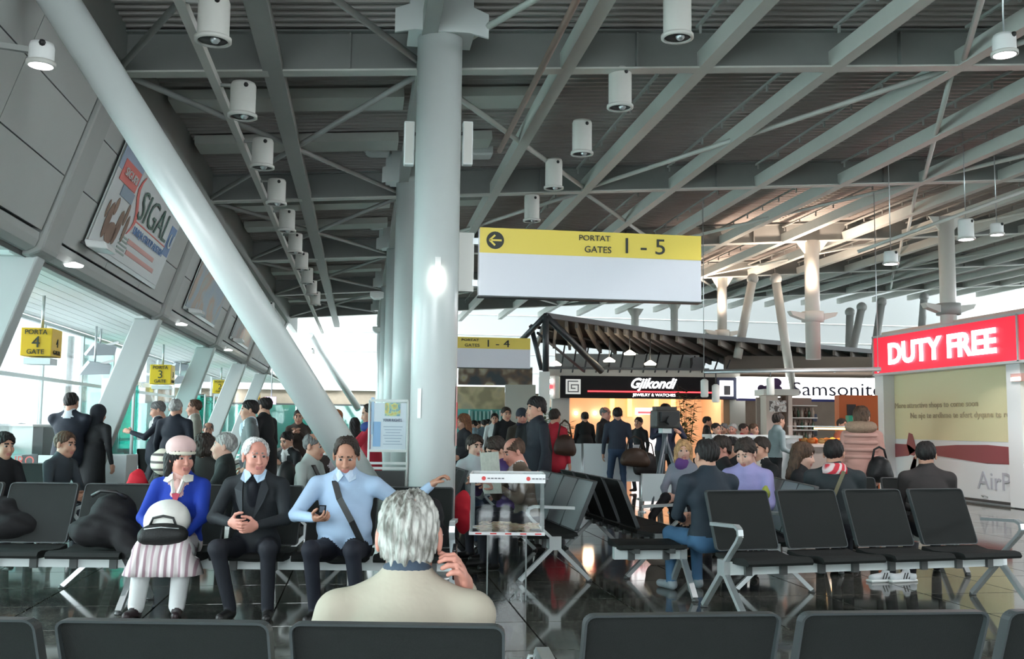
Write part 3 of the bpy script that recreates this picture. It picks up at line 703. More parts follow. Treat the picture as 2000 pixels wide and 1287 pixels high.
MB().vbox(U(1398), U(1424), v-.53, v-.5, ctr-H_*.36, ctr+H_*.36).build('emblem_plate', mat('emblem_white', (.9,.9,.95), emit=1.4), sh)
MB().vbox(U(1406), U(1418), v-.55, v-.53, ctr-H_*.3, ctr+H_*.12).build('key_pattern', mat('emblem_dark', (.1,.1,.1)), sh)
MB().prism([P(U(1090),v-.5,zs0-.03), P(U(1060),v+.6,zs0-.03), P(U(1060),v+.6,zs1), P(U(1090),v-.5,zs1)], -VX*.1).build('side_fascia', OFFW, sh)
for k in range(3): MB().vbox(U(1064)-.02, U(1078), v-.35, v-.3, ctr-H_*.35+k*H_*.26, ctr-H_*.18+k*H_*.26).build('side_lettering', GLOW if k != 1 else REDL, sh)
# walls and interior
IW = mat('warm_interior_paint', (.74,.56,.42), .6); IC = mat('interior_ceiling', (.6,.5,.4), .6)
MB().vbox(U(1078), U(1112), v-.1, v+.3, 0, zs0).build('pier', mat('pier_white', (.66,.68,.66), .5), sh)
MB().vbox(U(1052), U(1072), v-.6, v-.3, 0, Z_(1060,728)).build('corner_post', WHITE, sh)
MB().vbox(U(1424), U(1454), v-.1, v+.3, 0, zs0).build('pier', PLAST, sh)
MB().vbox(U(1412), U(1424), v-.05, v+.25, 0, zs0).build('door_frame', mat('warm_wood', (.45,.28,.16), .5), sh)
MB().vbox(U(1100), U(1440), v+4.6, v+4.8, 0, 2.9).build('rear_wall', IW, sh)
MB().vbox(U(1100), U(1106), v+.3, v+4.7, 0, 2.9).build('side_wall', IW, sh)
MB().vbox(U(1434), U(1442), v+.3, v+4.7, 0, 2.9).build('side_wall', IW, sh)
MB().vbox(U(1100), U(1442), v+.1, v+4.7, 2.75, 2.9).build('shop_ceiling', IC, sh)
ORG = mat('amber_light', (1,.42,.06), emit=5); WRM = mat('warm_downlight', (1,.85,.6), emit=9)
vv = v+1.2; zc = 2.72
for (a, b_) in ((1118,1160),(1160,1190),(1370,1392)): MB().vbox(U(a,vv), U(b_,vv), vv, vv+.5, zc-.03, zc).build('amber_strip', ORG, sh)
for px in (1140,1168,1280,1310,1362): MB().lathe([(.001,zc-.05),(.1,zc-.05),(.11,zc)], P(U(px,v+2), v+2, 0), 12).build('downlight', WRM, sh)
for px, py in ((1125,807),(1162,807),(1177,807),(1247,807)): p = onV(px,py,v+4.5); MB().ball(p, .06, 8, 5).build('spot_bulb', WRM, sh)
for px in (1196,1230,1282,1315): MB().vbox(U(px-4,v+4.5), U(px+4,v+4.5), v+4.45, v+4.6, 1.7, 2.5).build('lit_niche', mat('niche_light', (1,.5,.15), emit=2.2), sh)
MB().vbox(U(1238,v+3), U(1290,v+3), v+2.8, v+3.6, 0, 1.05).build('display_case', mat('lit_case', (.95,.95,1), emit=1.1), sh)
MB().vbox(U(1243,v+3), U(1290,v+3), v+3, v+3.3, 1.75, 1.95).build('display_lamp', mat('lit_case', (1,1,1)), sh)
MB().vbox(U(1246,v+3), U(1296,v+3), v+2.95, v+3, 1.78, 1.84).build('neon_line', REDL, sh)
MB().vbox(U(1118,v+4), U(1150,v+4), v+3.6, v+4.4, 0, 1.1).build('display_case', mat('case_pink', (.7,.35,.25), .4), sh)
for px, vz in ((1150,v+2.2),(1300,v+2.4),(1400,v+2.2)):
    l = bpy.data.lights.new('shop_light', 'POINT'); l.energy = 55; l.color = (1,.68,.42); l.shadow_soft_size = .15; o = link('shop_light', l, sh); o.location = P(U(px,vz), vz, 2.45)

# luggage shop
ls = empty('luggage_shop', 'luggage shop with a bright white backlit sign and dark interior', 'shop')
vs = 26.6; V2 = lambda px: uz(px, 760, vs)[0]
zt = Z_(1570,738,vs); zbm = Z_(1570,780,vs)
MB().vbox(V2(1437), V2(1735), vs-.3, vs, zbm, zt).build('light_box', mat('backlit_panel', (.97,1,.97), emit=1.9), ls)
MB().vbox(V2(1437), V2(1735), vs-.32, vs-.05, zbm-.06, zbm).build('trim', mat('navy_trim', (.03,.04,.25), .4), ls)
NVY = mat('navy_letters', (.02,.02,.06), .5)
text(ls, 'Samsonite', P((V2(1541)+V2(1714))/2, vs-.32, (zt+zbm)/2-.02), VX, (0,0,1), (zt-zbm)*.62, NVY, V2(1714)-V2(1541))
q = MB(); c = P(V2(1500), vs-.32, (zt+zbm)/2)
for (dx, dz, w_, h_) in ((.12,.14,.16,.12),(.16,-.06,.14,.13),(-.12,-.06,.22,.12),(-.26,-.02,.1,.1)):
    q.prism([c+VX*(dx+w_*cos(a*pi/6))+Vector((0,0,dz+h_*sin(a*pi/6))) for a in range(12)], -VY*.01)
q.build('emblem', mat('emblem_violet', (.05,.02,.10), .5), ls)
MB().vbox(V2(1460), V2(1740), vs+3, vs+3.2, 0, 2.9).build('rear_wall', mat('dim_brown_wall', (.26,.20,.16), .7, vary=.2, scale=3), ls)
MB().vbox(V2(1447), V2(1740), vs, vs+3.2, 2.85, 2.95).build('shop_ceiling', mat('dim_brown_wall',(0,0,0)), ls)
for k in range(4):
    MB().vbox(V2(1566), V2(1640), vs+2.5, vs+3, .7+.42*k, .74+.42*k).build('shelf', mat('shelf_wood', (.35,.28,.22), .6), ls)
rr = random.Random(5)
for k in range(3):
    for j in range(7):
        u = V2(1568)+.17*j; c_ = rr.choice([(.03,.03,.04),(.08,.06,.05),(.25,.2,.16),(.04,.05,.09)])
        MB().vbox(u, u+.13, vs+2.55, vs+2.8, .75+.42*k, .75+.42*k+rr.uniform(.18,.32)).build('handbag', mat('bag_%d'%(int(c_[0]*100)), c_, .5), ls, bev=.02)

# canopy of slats on steel trusses above the shops
cn = empty('canopy_roof', 'dark slatted canopy wing on steel trusses above the jewellery shop', 'canopy')
DK = mat('canopy_steel', (.05,.055,.06), .4); SL = mat('canopy_slat', (.22,.20,.18), .6); MESHD = mat('canopy_cloth', (.10,.095,.09), .8, vary=.15, scale=5)
A0 = onD(1066,616,23.5); A1 = onD(1300,650,25.5); A2 = onD(1760,692,30)      # upper edge
B0 = onD(1050,664,26.0); B1 = onD(1400,702,30); B2 = onD(1800,716,37)      # lower rear edge
def lerp3(a, m_, b_, t): return a.lerp(m_, t*2) if t < .5 else m_.lerp(b_, t*2-1)
for a, c in ((A0,A1),(A1,A2),(B0,B1),(B1,B2)): MB().bar(a, c, .12, .12).build('chord', DK, cn)
N_ = 26
for k in range(N_):
    t = k/(N_-1); a = lerp3(A0,A1,A2,t); c = lerp3(B0,B1,B2,t); MB().bar(a-Vector((0,0,.12)), c-Vector((0,0,.1)), .07, .16).build('rafter', SL, cn)
sk = MB()
for k in range(12):
    t, t2 = k/12, (k+1)/12; sk.prism([lerp3(A0,A1,A2,t)+Vector((0,0,.05)), lerp3(A0,A1,A2,t2)+Vector((0,0,.05)), lerp3(B0,B1,B2,t2)+Vector((0,0,.05)), lerp3(B0,B1,B2,t)+Vector((0,0,.05))], (0,0,.02))
sk.build('canopy_sheet', MESHD, cn)
F0 = onD(1056,727,24.5); F1 = onD(1185,727,25.5); G0 = onD(1040,620+15,24.6)
for a, c, r in ((A0, onD(1066,725,23.6), .075), (A0, onD(1175,725,24.5), .085), (A0, onD(1015,668,24.5), .07), (onD(1037,636,24.5), onD(1058,722,24.2), .06), (onD(1050,650,24.5), onD(1140,725,26), .035), (onD(1037,636,24.5), onD(1175,668,26), .04)):
    MB().tube([a, c], r, 10).build('strut', DK, cn)
for k in range(15):
    px = 1095+23*k; a = lerp3(A0,A1,A2,(px-1066)/700); vv = v-.2
    MB().tube([onV(px,727,26.6), onV(px+9,668+ (px-1095)*.11,27.2)], .022, 6).build('hanger_rod', DK, cn)
MB().vbox(U(1085), U(1372), v+.4, v+.5, ztop, Z_(1250,690)).build('upper_panel', mat('grey_mesh_wall', (.30,.31,.30), .7, vary=.1), cn)
MB().vbox(U(1440), U(1800), v+1.5, v+1.7, ztop, ztop+.55).build('upper_panel', mat('brown_mesh_wall', (.20,.17,.14), .8), cn)
MB().vbox(U(1352), U(1374), v-.1, v+.3, ztop, Z_(1250,697)).build('dark_box', DK, cn)
MB().vbox(U(1058), U(1380), v-.4, v+.5, ztop, ztop+.06).build('ledge', DK, cn)
# slim lighting truss over the cafe with hanging spots
lt = empty('lighting_truss', 'slim horizontal lighting truss with hanging spots over the cafe', 'truss')
for dv in (0, .35): MB().tube([onV(1375,727-dv*6,18+dv), onV(1720,722-dv*6,18+dv)], .03, 8).build('tube', ALU, lt)
for px in (1375,1460,1545,1630,1715): MB().bar(onV(px,726,18), onV(px,724,18.35), .03, .03).build('cross_bar', ALU, lt)
for px in (1375,1715): q_ = onV(px,726,18); MB().tube([q_, Vector((q_.x, q_.y, zb(q_.x)+.02))], .008, 5).build('hanger', ALU, lt)
for px, yb in ((1376,776),(1398,786),(1505,772)):
    p = onV(px,yb,18); q_ = onV(px,726,18); MB().tube([p+Vector((0,0,.3)), q_], .012, 6).build('drop_rod', DARKM, lt); MB().lathe([(.05,0),(.07,.02),(.07,.3),(.03,.33)], p, 12).build('spot_housing', OFFW, lt)
for px, py in ((1085,713),(1190,706),(1230,692),(1270,712)):
    p = onD(px,py,24.5); MB().lathe([(.001,-.01),(.14,-.01),(.15,.02),(.03,.1)], p, 14).build('canopy_lamp', WRM, cn); MB().tube([p+Vector((0,0,.1)), p+Vector((0,0,.62))], .01, 5).build('cord', DK, cn)

# ================================================================== duty free wall (right)
DX = 12.1
dfw = empty('duty_free_wall', 'printed mural wall in cream, maroon and white under the red sign', 'mural wall')
ya, yb_ = 16.6, 21.4; SY = onX(1745,900,DX).y
CRM = mat('mural_cream', (.78,.72,.44), .45); MAR = mat('mural_maroon', (.30,.075,.085), .45); MW = mat('mural_white', (.78,.82,.83), .4)
def wy(px, py): p = onX(px, py, DX); return p.y, p.z
zt = 2.66
MB().box((DX+.1, (ya-1+yb_)/2, zt/2), (.2, yb_-ya+1, zt)).build('wall_slab', MW, dfw)
zm1 = wy(1960,870)[1]
MB().box((DX-.004, (ya-1+yb_)/2, (zt+1.18)/2), (.008, yb_-ya+1, zt-1.18)).build('cream_field', CRM, dfw)
# propeller blades
pl = []
def blade(pts, m_, nm='blade'): MB().prism([Vector((DX-.016, *wy(a, b_))) for a, b_ in pts], (.01,0,0)).build(nm, m_, dfw)
blade([(1745,866),(1775,868),(1790,880),(1775,890),(1745,893)], MAR); blade([(1776,845),(1783,848),(1791,880),(1786,890),(1778,888),(1772,868)], MAR)
blade([(1790,880),(1820,872),(1870,869),(1930,869),(1984,874),(1984,908),(1930,906),(1870,896),(1820,888)], MAR)
blade([(1786,892),(1792,892),(1790,916),(1784,925),(1779,915)], MAR)
blade([(1745,893),(1984,908),(1984,990),(1745,960)], MW, 'white_field')
TXT = mat('mural_text', (.50,.42,.26), .5)
for (a, c, py, s_) in ((1750,1912,792,'More attractive shops to come soon'),(1780,1984,812,'Ne nje te ardhme te afert dyqane te reja')):
    p0 = Vector((DX-.02, *wy(a,py))); p1 = Vector((DX-.02, *wy(c,py))); text(dfw, s_, (p0+p1)/2, (0,-1,0), (0,0,1), .16, TXT, (p1-p0).length)
p0 = Vector((DX-.025, *wy(1930,935))); p1 = Vector((DX-.025, *wy(1990,945))); text(dfw, 'AirPlaza', p0+(p1-p0)*.7, (0,-1,0), (0,0,1), .34, mat('mural_grey_text', (.48,.50,.55), .5), 1.9)
MB().box((DX-.03, (ya+yb_)/2-.4, .03), (.06, yb_-ya+1, .05)).build('kick_strip', DARKM, dfw)
MB().box((DX+.0, (ya+yb_)/2-.4, zt+.02), (.12, yb_-ya+1, .10)).build('shutter_rail', DARKM, dfw)
pl_ = MB().box((DX-.12, 21.6, 1.35), (.30, .38, 2.7)).build('pillar', mat('pillar_white', (.75,.77,.77), .4)); tag(pl_, 'square white pillar at the far end of the mural wall', 'pillar')
pr = onX(1990, 800, DX).y-.12
pl_ = MB().box((DX-.1, pr-.1, 1.35), (.3, .4, 2.7)).build('pillar', mat('pillar_white',(0,0,0))); tag(pl_, 'white pillar cut by the right edge, beside the mural', 'pillar')
sg = empty('duty_free_sign', 'red lit sign reading duty free in white letters', 'sign')
SX = DX-.35
def sp(px, py): return onX(px, py, SX)
y_f = sp(1707,700).y; y_n = sp(1987,660).y; zA = sp(1850,636).z; zB = sp(1850,720).z
zA = (sp(1707,660).z+sp(1985,612).z)/2; zB = (sp(1708,733).z+sp(1990,705).z)/2
RED = mat('lit_red_panel', (.86,.02,.05), emit=.62); 
MB().box((SX+.15, (y_f+y_n)/2, (zA+zB)/2), (.3, y_f-y_n, zA-zB)).build('panel', RED, sg)
MB().box((SX+.15, y_n-1.0, (zA+zB)/2), (.3, 1.9, zA-zB)).build('panel', RED, sg)
for z in (zA, zB): MB().box((SX+.14, (y_f+y_n-2)/2, z), (.34, y_f-y_n+2.06, .05)).build('trim', ALU, sg)
for y in (y_f, y_n-.03): MB().box((SX+.14, y, (zA+zB)/2), (.34, .05, zA-zB)).build('trim', ALU, sg)
p0 = sp(1737,695); p1 = sp(1948,665)
text(sg, 'DUTY FREE', Vector((SX-.02, (p0.y+p1.y)/2, (zA+zB)/2)), (0,-1,0), (0,0,1), (zA-zB)*.56, mat('white_tube_letters', (1,1,1), emit=3.2), p0.y-p1.y, bold=.035, ext=.006)
bk = MB().box((DX+3.2, 17.5, 3.2), (6.0, 9.6, 1.0)).build('bulkhead', mat('beige_bulkhead', (.52,.50,.44), .6)); tag(bk, 'plain beige bulkhead above the red duty free sign', 'bulkhead')
# small wall heater lamp at the right edge
p = onX(1984,737,DX-.3); s = empty('wall_lamp', 'small glowing box lamp at the right edge under the red sign', 'lamp', p)
MB().box((.08,0,0), (.16,.3,.14)).build('housing', mat('pink_housing', (.6,.35,.33), .5), s); MB().box((-.005,0,-.03), (.02,.26,.06)).build('tube', mat('tube_glow', (1,.9,.75), emit=6), s)
s = empty('emergency_handle', 'round handle low on the mural wall', 'handle', onX(1925,975,DX-.02)); s.location.z = .1
MB().tube([(0,-.07,0),(-.05,-.05,.03),(-.05,.05,.03),(0,.07,0)], .012, 8).build('grip', ALU, s)

# ================================================================== cafe
cf = empty('cafe_counter', 'cafe counter with white front and lit food display', 'counter')
vc = 17.5; K = lambda px: uz(px, 850, vc)[0]
MB().vbox(K(1392), K(1560), vc, vc+.7, 0, 1.22).build('counter_body', mat('counter_white', (.75,.76,.78), .35), cf)
MB().vbox(K(1388), K(1565), vc-.08, vc+.8, 1.22, 1.27).build('worktop', WHITE, cf)
MB().vbox(K(1560), K(1690), vc-.3, vc+.6, 0, 1.08).build('counter_body', mat('counter_taupe', (.33,.26,.23), .5), cf)
MB().vbox(K(1545), K(1690), vc-.35, vc+.65, 1.08, 1.13).build('worktop', mat('counter_stone', (.55,.45,.40), .3), cf)
MB().vbox(K(1550), K(1690), vc-.2, vc-.19, 1.13, 1.42).build('display_glass', PLX, cf)
MB().vbox(K(1550), K(1690), vc-.2, vc+.4, 1.42, 1.44).build('display_shelf', ALU, cf)
MB().vbox(K(1600), K(1655), vc+.1, vc+.3, 1.38, 1.41).build('heat_lamp', mat('heat_glow', (1,.5,.12), emit=7), cf)
rr = random.Random(11)
for k in range(14):
    u = K(1556)+k*(K(1684)-K(1556))/13; o = MB().ball(P(u, vc+rr.uniform(0,.25), 1.18), (.07,.07,rr.uniform(.04,.065)), 10, 6).build('pastry', mat('pastry_%d' % (k % 3), [(.65,.22,.05),(.55,.14,.05),(.62,.38,.14)][k % 3], .6)); tag(o, '%s orange-lit baked good from the left in the cafe display' % ORD[k], 'pastry', 'pastries in the cafe display')
ks = empty('bar_shelving', 'tall bar shelving pillar with bottles behind the cafe counter', 'shelving')
vk = 20.5; K2 = lambda px: uz(px, 820, vk)[0]
MB().vbox(K2(1497), K2(1520), vk, vk+.6, 0, Z_(1510,772,vk)).build('pillar', mat('taupe_pillar', (.55,.46,.40), .6), ks)
MB().vbox(K2(1540), K2(1548), vk, vk+.6, 0, Z_(1510,772,vk)).build('side_board', mat('taupe_pillar',(0,0,0)), ks)
MB().vbox(K2(1490), K2(1560), vk-.1, vk+.7, Z_(1510,772,vk), Z_(1510,760,vk)).build('canopy_box', OFFW, ks)
MB().vbox(K2(1490), K2(1600), vk+.5, vk+.6, 0, Z_(1510,775,vk)).build('back_board', mat('taupe_dark', (.28,.22,.19), .7), ks)
for k in range(4): MB().vbox(K2(1548), K2(1600), vk+.1, vk+.5, 1.1+.25*k, 1.12+.25*k).build('shelf', OFFW, ks)
for k in range(3):
    for j in range(7):
        o = MB().lathe([(.03,0),(.032,.12),(.012,.16),(.012,.2)], P(K2(1552)+j*.075, vk+.25, 1.12+.25*k), 8).build('bottle', mat('bottle_%d' % ((j+k) % 3), [(.05,.03,.02),(.03,.07,.04),(.35,.3,.25)][(j+k) % 3], .2)); tag(o, '%s bottle from the left on the %s bar shelf' % (ORD[j], ['lower','middle','upper'][k]), 'bottle', 'bottles on the bar shelving')
MB().vbox(K2(1503), K2(1536), vk-.02, vk, Z_(1510,804,vk), Z_(1510,782,vk)).build('picture_panel', mat('white_still_picture', (.6,.6,.58), .5, kind=k_patch, p=(10, [(.42,(.12,.10,.09)),(.5,(.75,.75,.72)),(.6,(.35,.28,.24)),(.7,(.8,.8,.8))])), ks)
orp = empty('orange_kiosk', 'orange panel kiosk with a dark screen by the white pillar', 'kiosk'); vo = 21.5; K3 = lambda px: uz(px, 850, vo)[0]
MB().vbox(K3(1640), K3(1716), vo, vo+.3, 0, Z_(1680,772,vo)).build('panel', mat('orange_laminate', (.55,.13,.03), .5), orp)
MB().vbox(K3(1655), K3(1672), vo-.03, vo, Z_(1680,835,vo), Z_(1680,790,vo)).build('screen', BLACK, orp)
MB().vbox(K3(1646), K3(1660), vo-.4, vo-.2, Z_(1680,827,vo), Z_(1680,812,vo)).build('green_tin', mat('green_tin', (.02,.4,.25), .5), orp)
# low white barrier panels in front of the shop
vb = 19.5; K4 = lambda px: uz(px, 900, vb)[0]
for k, (a, b_, y0_, y1_) in enumerate(((1098,1136,866,938),(1139,1190,866,938),(1193,1250,868,940),(1254,1312,925,985))):
    s = empty('barrier_panel', ['white barrier panel left of the standing group','white barrier panel with a small emblem behind the standing group','white barrier panel hidden by the man with jeans','white barrier panel by the camera tripod'][k], 'barrier', group='white queue barriers')
    vq = vb if k < 3 else 16.5; Kq = lambda px: uz(px, 900, vq)[0]
    MB().vbox(Kq(a), Kq(b_), vq, vq+.03, max(.18, Z_(a,y1_,vq)), Z_(a,y0_,vq)).build('panel', mat('barrier_white', (.62,.68,.70), .4), s)
    for px in (a, b_): MB().tube([P(Kq(px), vq+.015, 0), P(Kq(px), vq+.015, Z_(a,y0_,vq))], .018, 8).build('post', ALU, s); MB().lathe([(.07,0),(.07,.015),(.02,.03)], P(Kq(px), vq+.015, 0), 14).build('base', ALU, s)
# grey service box, banner and tan frieze at the far end
gb = MB().vbox(uz(986,800,30)[0], uz(1046,800,30)[0], 30, 31.2, 0, Z_(1010,751,30)).build('service_cabin', mat('cabin_grey', (.50,.50,.47), .6)); tag(gb, 'plain grey cabin block left of the jewellery shop', 'cabin')
s = empty('photo_banner', 'dark photo banner hanging behind the distant gates sign', 'banner'); vv = 32
MB().vbox(uz(895,740,vv)[0], uz(1040,740,vv)[0], vv, vv+.05, Z_(960,752,vv), Z_(960,718,vv)).build('sheet', mat('photo_print', (.2,.15,.1), .5, kind=k_patch, p=(1.6, [(.36,(.05,.06,.07)),(.46,(.16,.10,.07)),(.54,(.42,.36,.28)),(.62,(.5,.33,.03)),(.7,(.10,.10,.10))])), s)
MB().vbox(uz(895,740,vv)[0], uz(1040,740,vv)[0], vv-.02, vv+.07, Z_(960,718,vv), Z_(960,716,vv)).build('top_rail', ALU, s)
s = empty('tan_frieze', 'tan marbled frieze panel above the green glass doors', 'panel'); vv = 36
MB().vbox(uz(880,770,vv)[0], uz(986,770,vv)[0], vv, vv+.1, Z_(930,799,vv), Z_(930,755,vv)).build('panel', mat('tan_marble', (.45,.36,.2), .6, kind=k_patch, p=(1.5, [(.38,(.30,.26,.16)),(.5,(.50,.42,.25)),(.62,(.38,.34,.24))])), s)
MB().vbox(uz(880,770,vv)[0], uz(990,770,vv)[0], vv, vv+.1, 0, Z_(930,799,vv)).build('green_backing', mat('teal_room',(0,0,0)), s)
for k in range(7): MB().vbox(uz(920+k*8,820,vv)[0], uz(923+k*8,820,vv)[0], vv-.05, vv, 0, Z_(930,803,vv)).build('slat', mat('pale_teal', (.35,.55,.52), .5), s)
for a, b_ in ((915,918),(958,961),(975,978)): MB().vbox(uz(a,820,vv)[0], uz(b_,820,vv)[0], vv-.1, vv-.05, 0, Z_(930,801,vv)).build('door_frame', FRM, s)

# ================================================================== gate area, left
for k, (px0, px1, py, D) in enumerate(((222,262,745,16.5),(378,402,772,25),(395,420,776,27))):
    s = empty('glass_screen', ['large teal glass gate screen in a white frame','second teal glass gate screen behind the queue','third small teal gate screen'][k], 'screen', group='gate screens')
    u0 = (px0-1000)/F*D; u1 = (px1-1000)/F*D; zt_ = onD(px0,py,D).z
    MB().vbox(u0, u1, D, D+.02, .15, zt_).build('pane', TEAL, s); MB().vbox(u0+.03, u1-.02, D+.3, D+.34, .15, zt_-.05).build('inner_pane', TEAL, s)
    MB().vbox(u0-.16, u0, D-.05, D+.35, 0, zt_+.05).build('post', WHITE, s); MB().vbox(u1, u1+.03, D-.02, D+.05, 0, zt_+.03).build('edge_frame', ALU, s)
    MB().vbox(u0, u1, D-.02, D+.05, zt_, zt_+.03).build('top_frame', DARKM, s); MB().vbox(u0-.3, u1+.1, D-.4, D+.1, 0, .85 if k == 0 else .5).build('plinth', mat('plinth_white',(.7,.75,.76),.5), s)
for k, (px, D) in enumerate(((135,18.5),(165,20.5),(330,30))):
    s = MB().vbox((px-4-1000)/F*D, (px+4-1000)/F*D, D, D+.1, 0, 2.95).build('gate_post', FRM); tag(s, ['near white upright frame post behind gate sign 4','thin white frame post right of gate sign 4','far white frame post by gate sign 3'][k], 'post')
for k, (px, py, D) in enumerate(((185,725,17),(196,688,17.5),(352,745,27),(350,720,27.5))):
    p = onD(px, py, D); s = empty('projector_box', ['grey wedge floodlight box near gate sign 4','upper grey box lamp near gate sign 4','grey wedge box near gate sign 3','upper grey box near gate sign 3'][k], 'lamp', p, rad(20), 'window side box lamps')
    MB().prism([(-.25,-.15,-.08),(.22,-.15,-.05),(.25,-.15,.1),(-.1,-.15,.14)], (0,.34,.05)).build('housing', mat('box_grey', (.40,.44,.47), .5), s); MB().bar((0,0,.1), (.3,.1,.2), .04, .04).build('bracket', ALU, s)
    MB().tube([(.0,.05,.1),(0,.05,3.0-p.z)], .018, 6).build('hanger', ALU, s)
gc = empty('gate_counter', 'white gate counter where a staff member sits at the left edge', 'counter'); D = 15.3
uu = lambda px: (px-1000)/F*D
MB().vbox(uu(-60), uu(72), D, D+.9, 0, onD(30,832,D).z).build('counter_body', mat('counter_grey_white', (.60,.66,.64), .5), gc)
MB().vbox(uu(-60), uu(74), D-.05, D+.95, onD(30,832,D).z, onD(30,832,D).z+.03).build('worktop', WHITE, gc)
MB().vbox(uu(72), uu(92), D, D+.8, 0, onD(30,834,D).z).build('side_panel', DARKM, gc)
MB().vbox(uu(-60), uu(84), D-.5, D, 0, onD(30,888,D-.5).z).build('front_shelf', mat('counter_shelf', (.45,.50,.52), .5), gc)
s = empty('notice_board', 'low white board with red capitals at the left edge', 'board'); D = 12.6; p = onD(45,888,D)
MB().vbox(uu(-40)*.82, (85-1000)/F*D, D, D+.03, .2, p.z).build('board', WHITE, s); text(s, 'URO', onD(42,900,D-.02), VX, (0,0,1), .12, REDP, .32)
for px in (-20,80): MB().vbox((px-1000)/F*D, (px+4-1000)/F*D, D, D+.05, 0, .25).build('leg', ALU, s)
s = empty('departure_screen', 'small pink lit departures screen far left of the stone band', 'screen'); D = 34
MB().vbox((520-1000)/F*D, (541-1000)/F*D, D, D+.08, onD(530,790,D).z, onD(530,775,D).z).build('display', mat('pink_screen', (.75,.6,.85), emit=.8), s)
MB().tube([onD(530,775,D), onD(530,775,D)+Vector((0,0,2.2))], .02, 6).build('hanger', ALU, s)
# plants
def plant(loc, h, n, label, seed, spread=.35):
    s = empty('potted_plant', label, 'plant', loc); r = random.Random(seed)
    MB().lathe([(.12,0),(.17,.05),(.2,.35),(.17,.34),(.1,.3)], n=16).build('pot', mat('dark_pot', (.06,.05,.045), .6), s)
    lf = MB(); stm = MB()
    for k in range(n):
        a = r.uniform(0, 6.28); t = r.uniform(.2, spread); top = Vector((t*cos(a), t*sin(a), h*r.uniform(.75, 1)))
        stm.tube([(0,0,.3), tuple(top*.5+Vector((0,0,.15))), tuple(top)], [.012,.008,.003], 5)
        for j in range(30):
            q = Vector((0,0,.3)).lerp(top, r.uniform(.35, 1)); b_ = r.uniform(0, 6.28); L_ = r.uniform(.16,.28)
            d_ = Vector((cos(b_), sin(b_), r.uniform(-.5,.3)))*L_; sd = Vector((-sin(b_), cos(b_), 0))*.04
            lf.add([q, q+d_*.5+sd, q+d_, q+d_*.5-sd, q+d_*.5+Vector((0,0,.008))], [(0,1,4),(1,2,4),(2,3,4),(3,0,4)])
    stm.build('stems', mat('stem_brown', (.12,.09,.04), .7), s); o = lf.build('foliage', mat('leaf_green', (.05,.10,.035), .5, vary=.3, scale=4), s); o['kind'] = 'stuff'
p = onV(1342,900,25.8); plant((p.x,p.y,0), 2.55, 9, 'tall bamboo-like plant right of the shop entrance', 4)
p = onV(1092,900,25.0); plant((p.x,p.y,0), 1.75, 9, 'shorter bushy plant left of the shop entrance', 8, .5)
# ================================================================== people: one blended surface per body
def nets(Fv, org, h):
    """surface nets on a grid of distances"""
    nx, ny, nz = Fv.shape; S = Fv < 0
    shp = (nx-1, ny-1, nz-1); acc = np.zeros(shp+(3,)); cnt = np.zeros(shp)
    for ax in range(3):
        sl0 = [slice(None)]*3; sl1 = [slice(None)]*3; sl0[ax] = slice(0, -1); sl1[ax] = slice(1, None)
        a = Fv[tuple(sl0)]; b = Fv[tuple(sl1)]; cr = (a < 0) != (b < 0)
        i = np.argwhere(cr)
        if not len(i): continue
        t = a[cr]/(a[cr]-b[cr]); p = i.astype(float); p[:, ax] += t
        o = [k for k in range(3) if k != ax]
        for d0 in (0, 1):
            for d1 in (0, 1):
                c = i.copy(); c[:, o[0]] -= d0; c[:, o[1]] -= d1
                ok = (c[:, o[0]] >= 0) & (c[:, o[1]] >= 0) & (c[:, o[0]] < shp[o[0]]) & (c[:, o[1]] < shp[o[1]])
                c = c[ok]; np.add.at(acc, tuple(c.T), p[ok]); np.add.at(cnt, tuple(c.T), 1)
    m_ = cnt > 0; idx = -np.ones(shp, int); idx[m_] = np.arange(m_.sum())
    V = acc[m_]/cnt[m_][:, None]*h+np.array(org)
    fs = []
    for ax in range(3):
        sl0 = [slice(None)]*3; sl1 = [slice(None)]*3; sl0[ax] = slice(0, -1); sl1[ax] = slice(1, None)
        a = S[tuple(sl0)]; b = S[tuple(sl1)]; o = [k for k in range(3) if k != ax]
        i = np.argwhere(a != b)
        i = i[(i[:, o[0]] > 0) & (i[:, o[1]] > 0) & (i[:, o[0]] < shp[o[0]]) & (i[:, o[1]] < shp[o[1]])]
        if not len(i): continue
        ins = a[tuple(i.T)]
        q = []
        for d0, d1 in ((1, 1), (0, 1), (0, 0), (1, 0)):
            c = i.copy(); c[:, o[0]] -= d0; c[:, o[1]] -= d1; q.append(idx[tuple(c.T)])
        q = np.stack(q, 1)
        flip = ~ins if ax != 1 else ins
        q[flip] = q[flip][:, ::-1]; fs.append(q)
    return V, np.concatenate(fs)
def A3(*a): return np.array(a, float)
def d_cap(P, a, b, ra, rb):
    ba = b-a; L = max((ba*ba).sum(), 1e-9); t = np.clip(((P-a) @ ba)/L, 0, 1)
    return np.sqrt((((P-a)-t[..., None]*ba)**2).sum(-1))-(ra+(rb-ra)*t)
def d_ell(P, c, r, R=None):
    q = P-c
    if R is not None: q = q @ R
    k0 = np.sqrt(((q/r)**2).sum(-1)); k1 = np.sqrt(((q/(r*r))**2).sum(-1)); return k0*(k0-1)/np.maximum(k1, 1e-6)
def ev(pr, P):
    return d_cap(P, *pr[1]) if pr[0] == 'c' else d_ell(P, *pr[1])
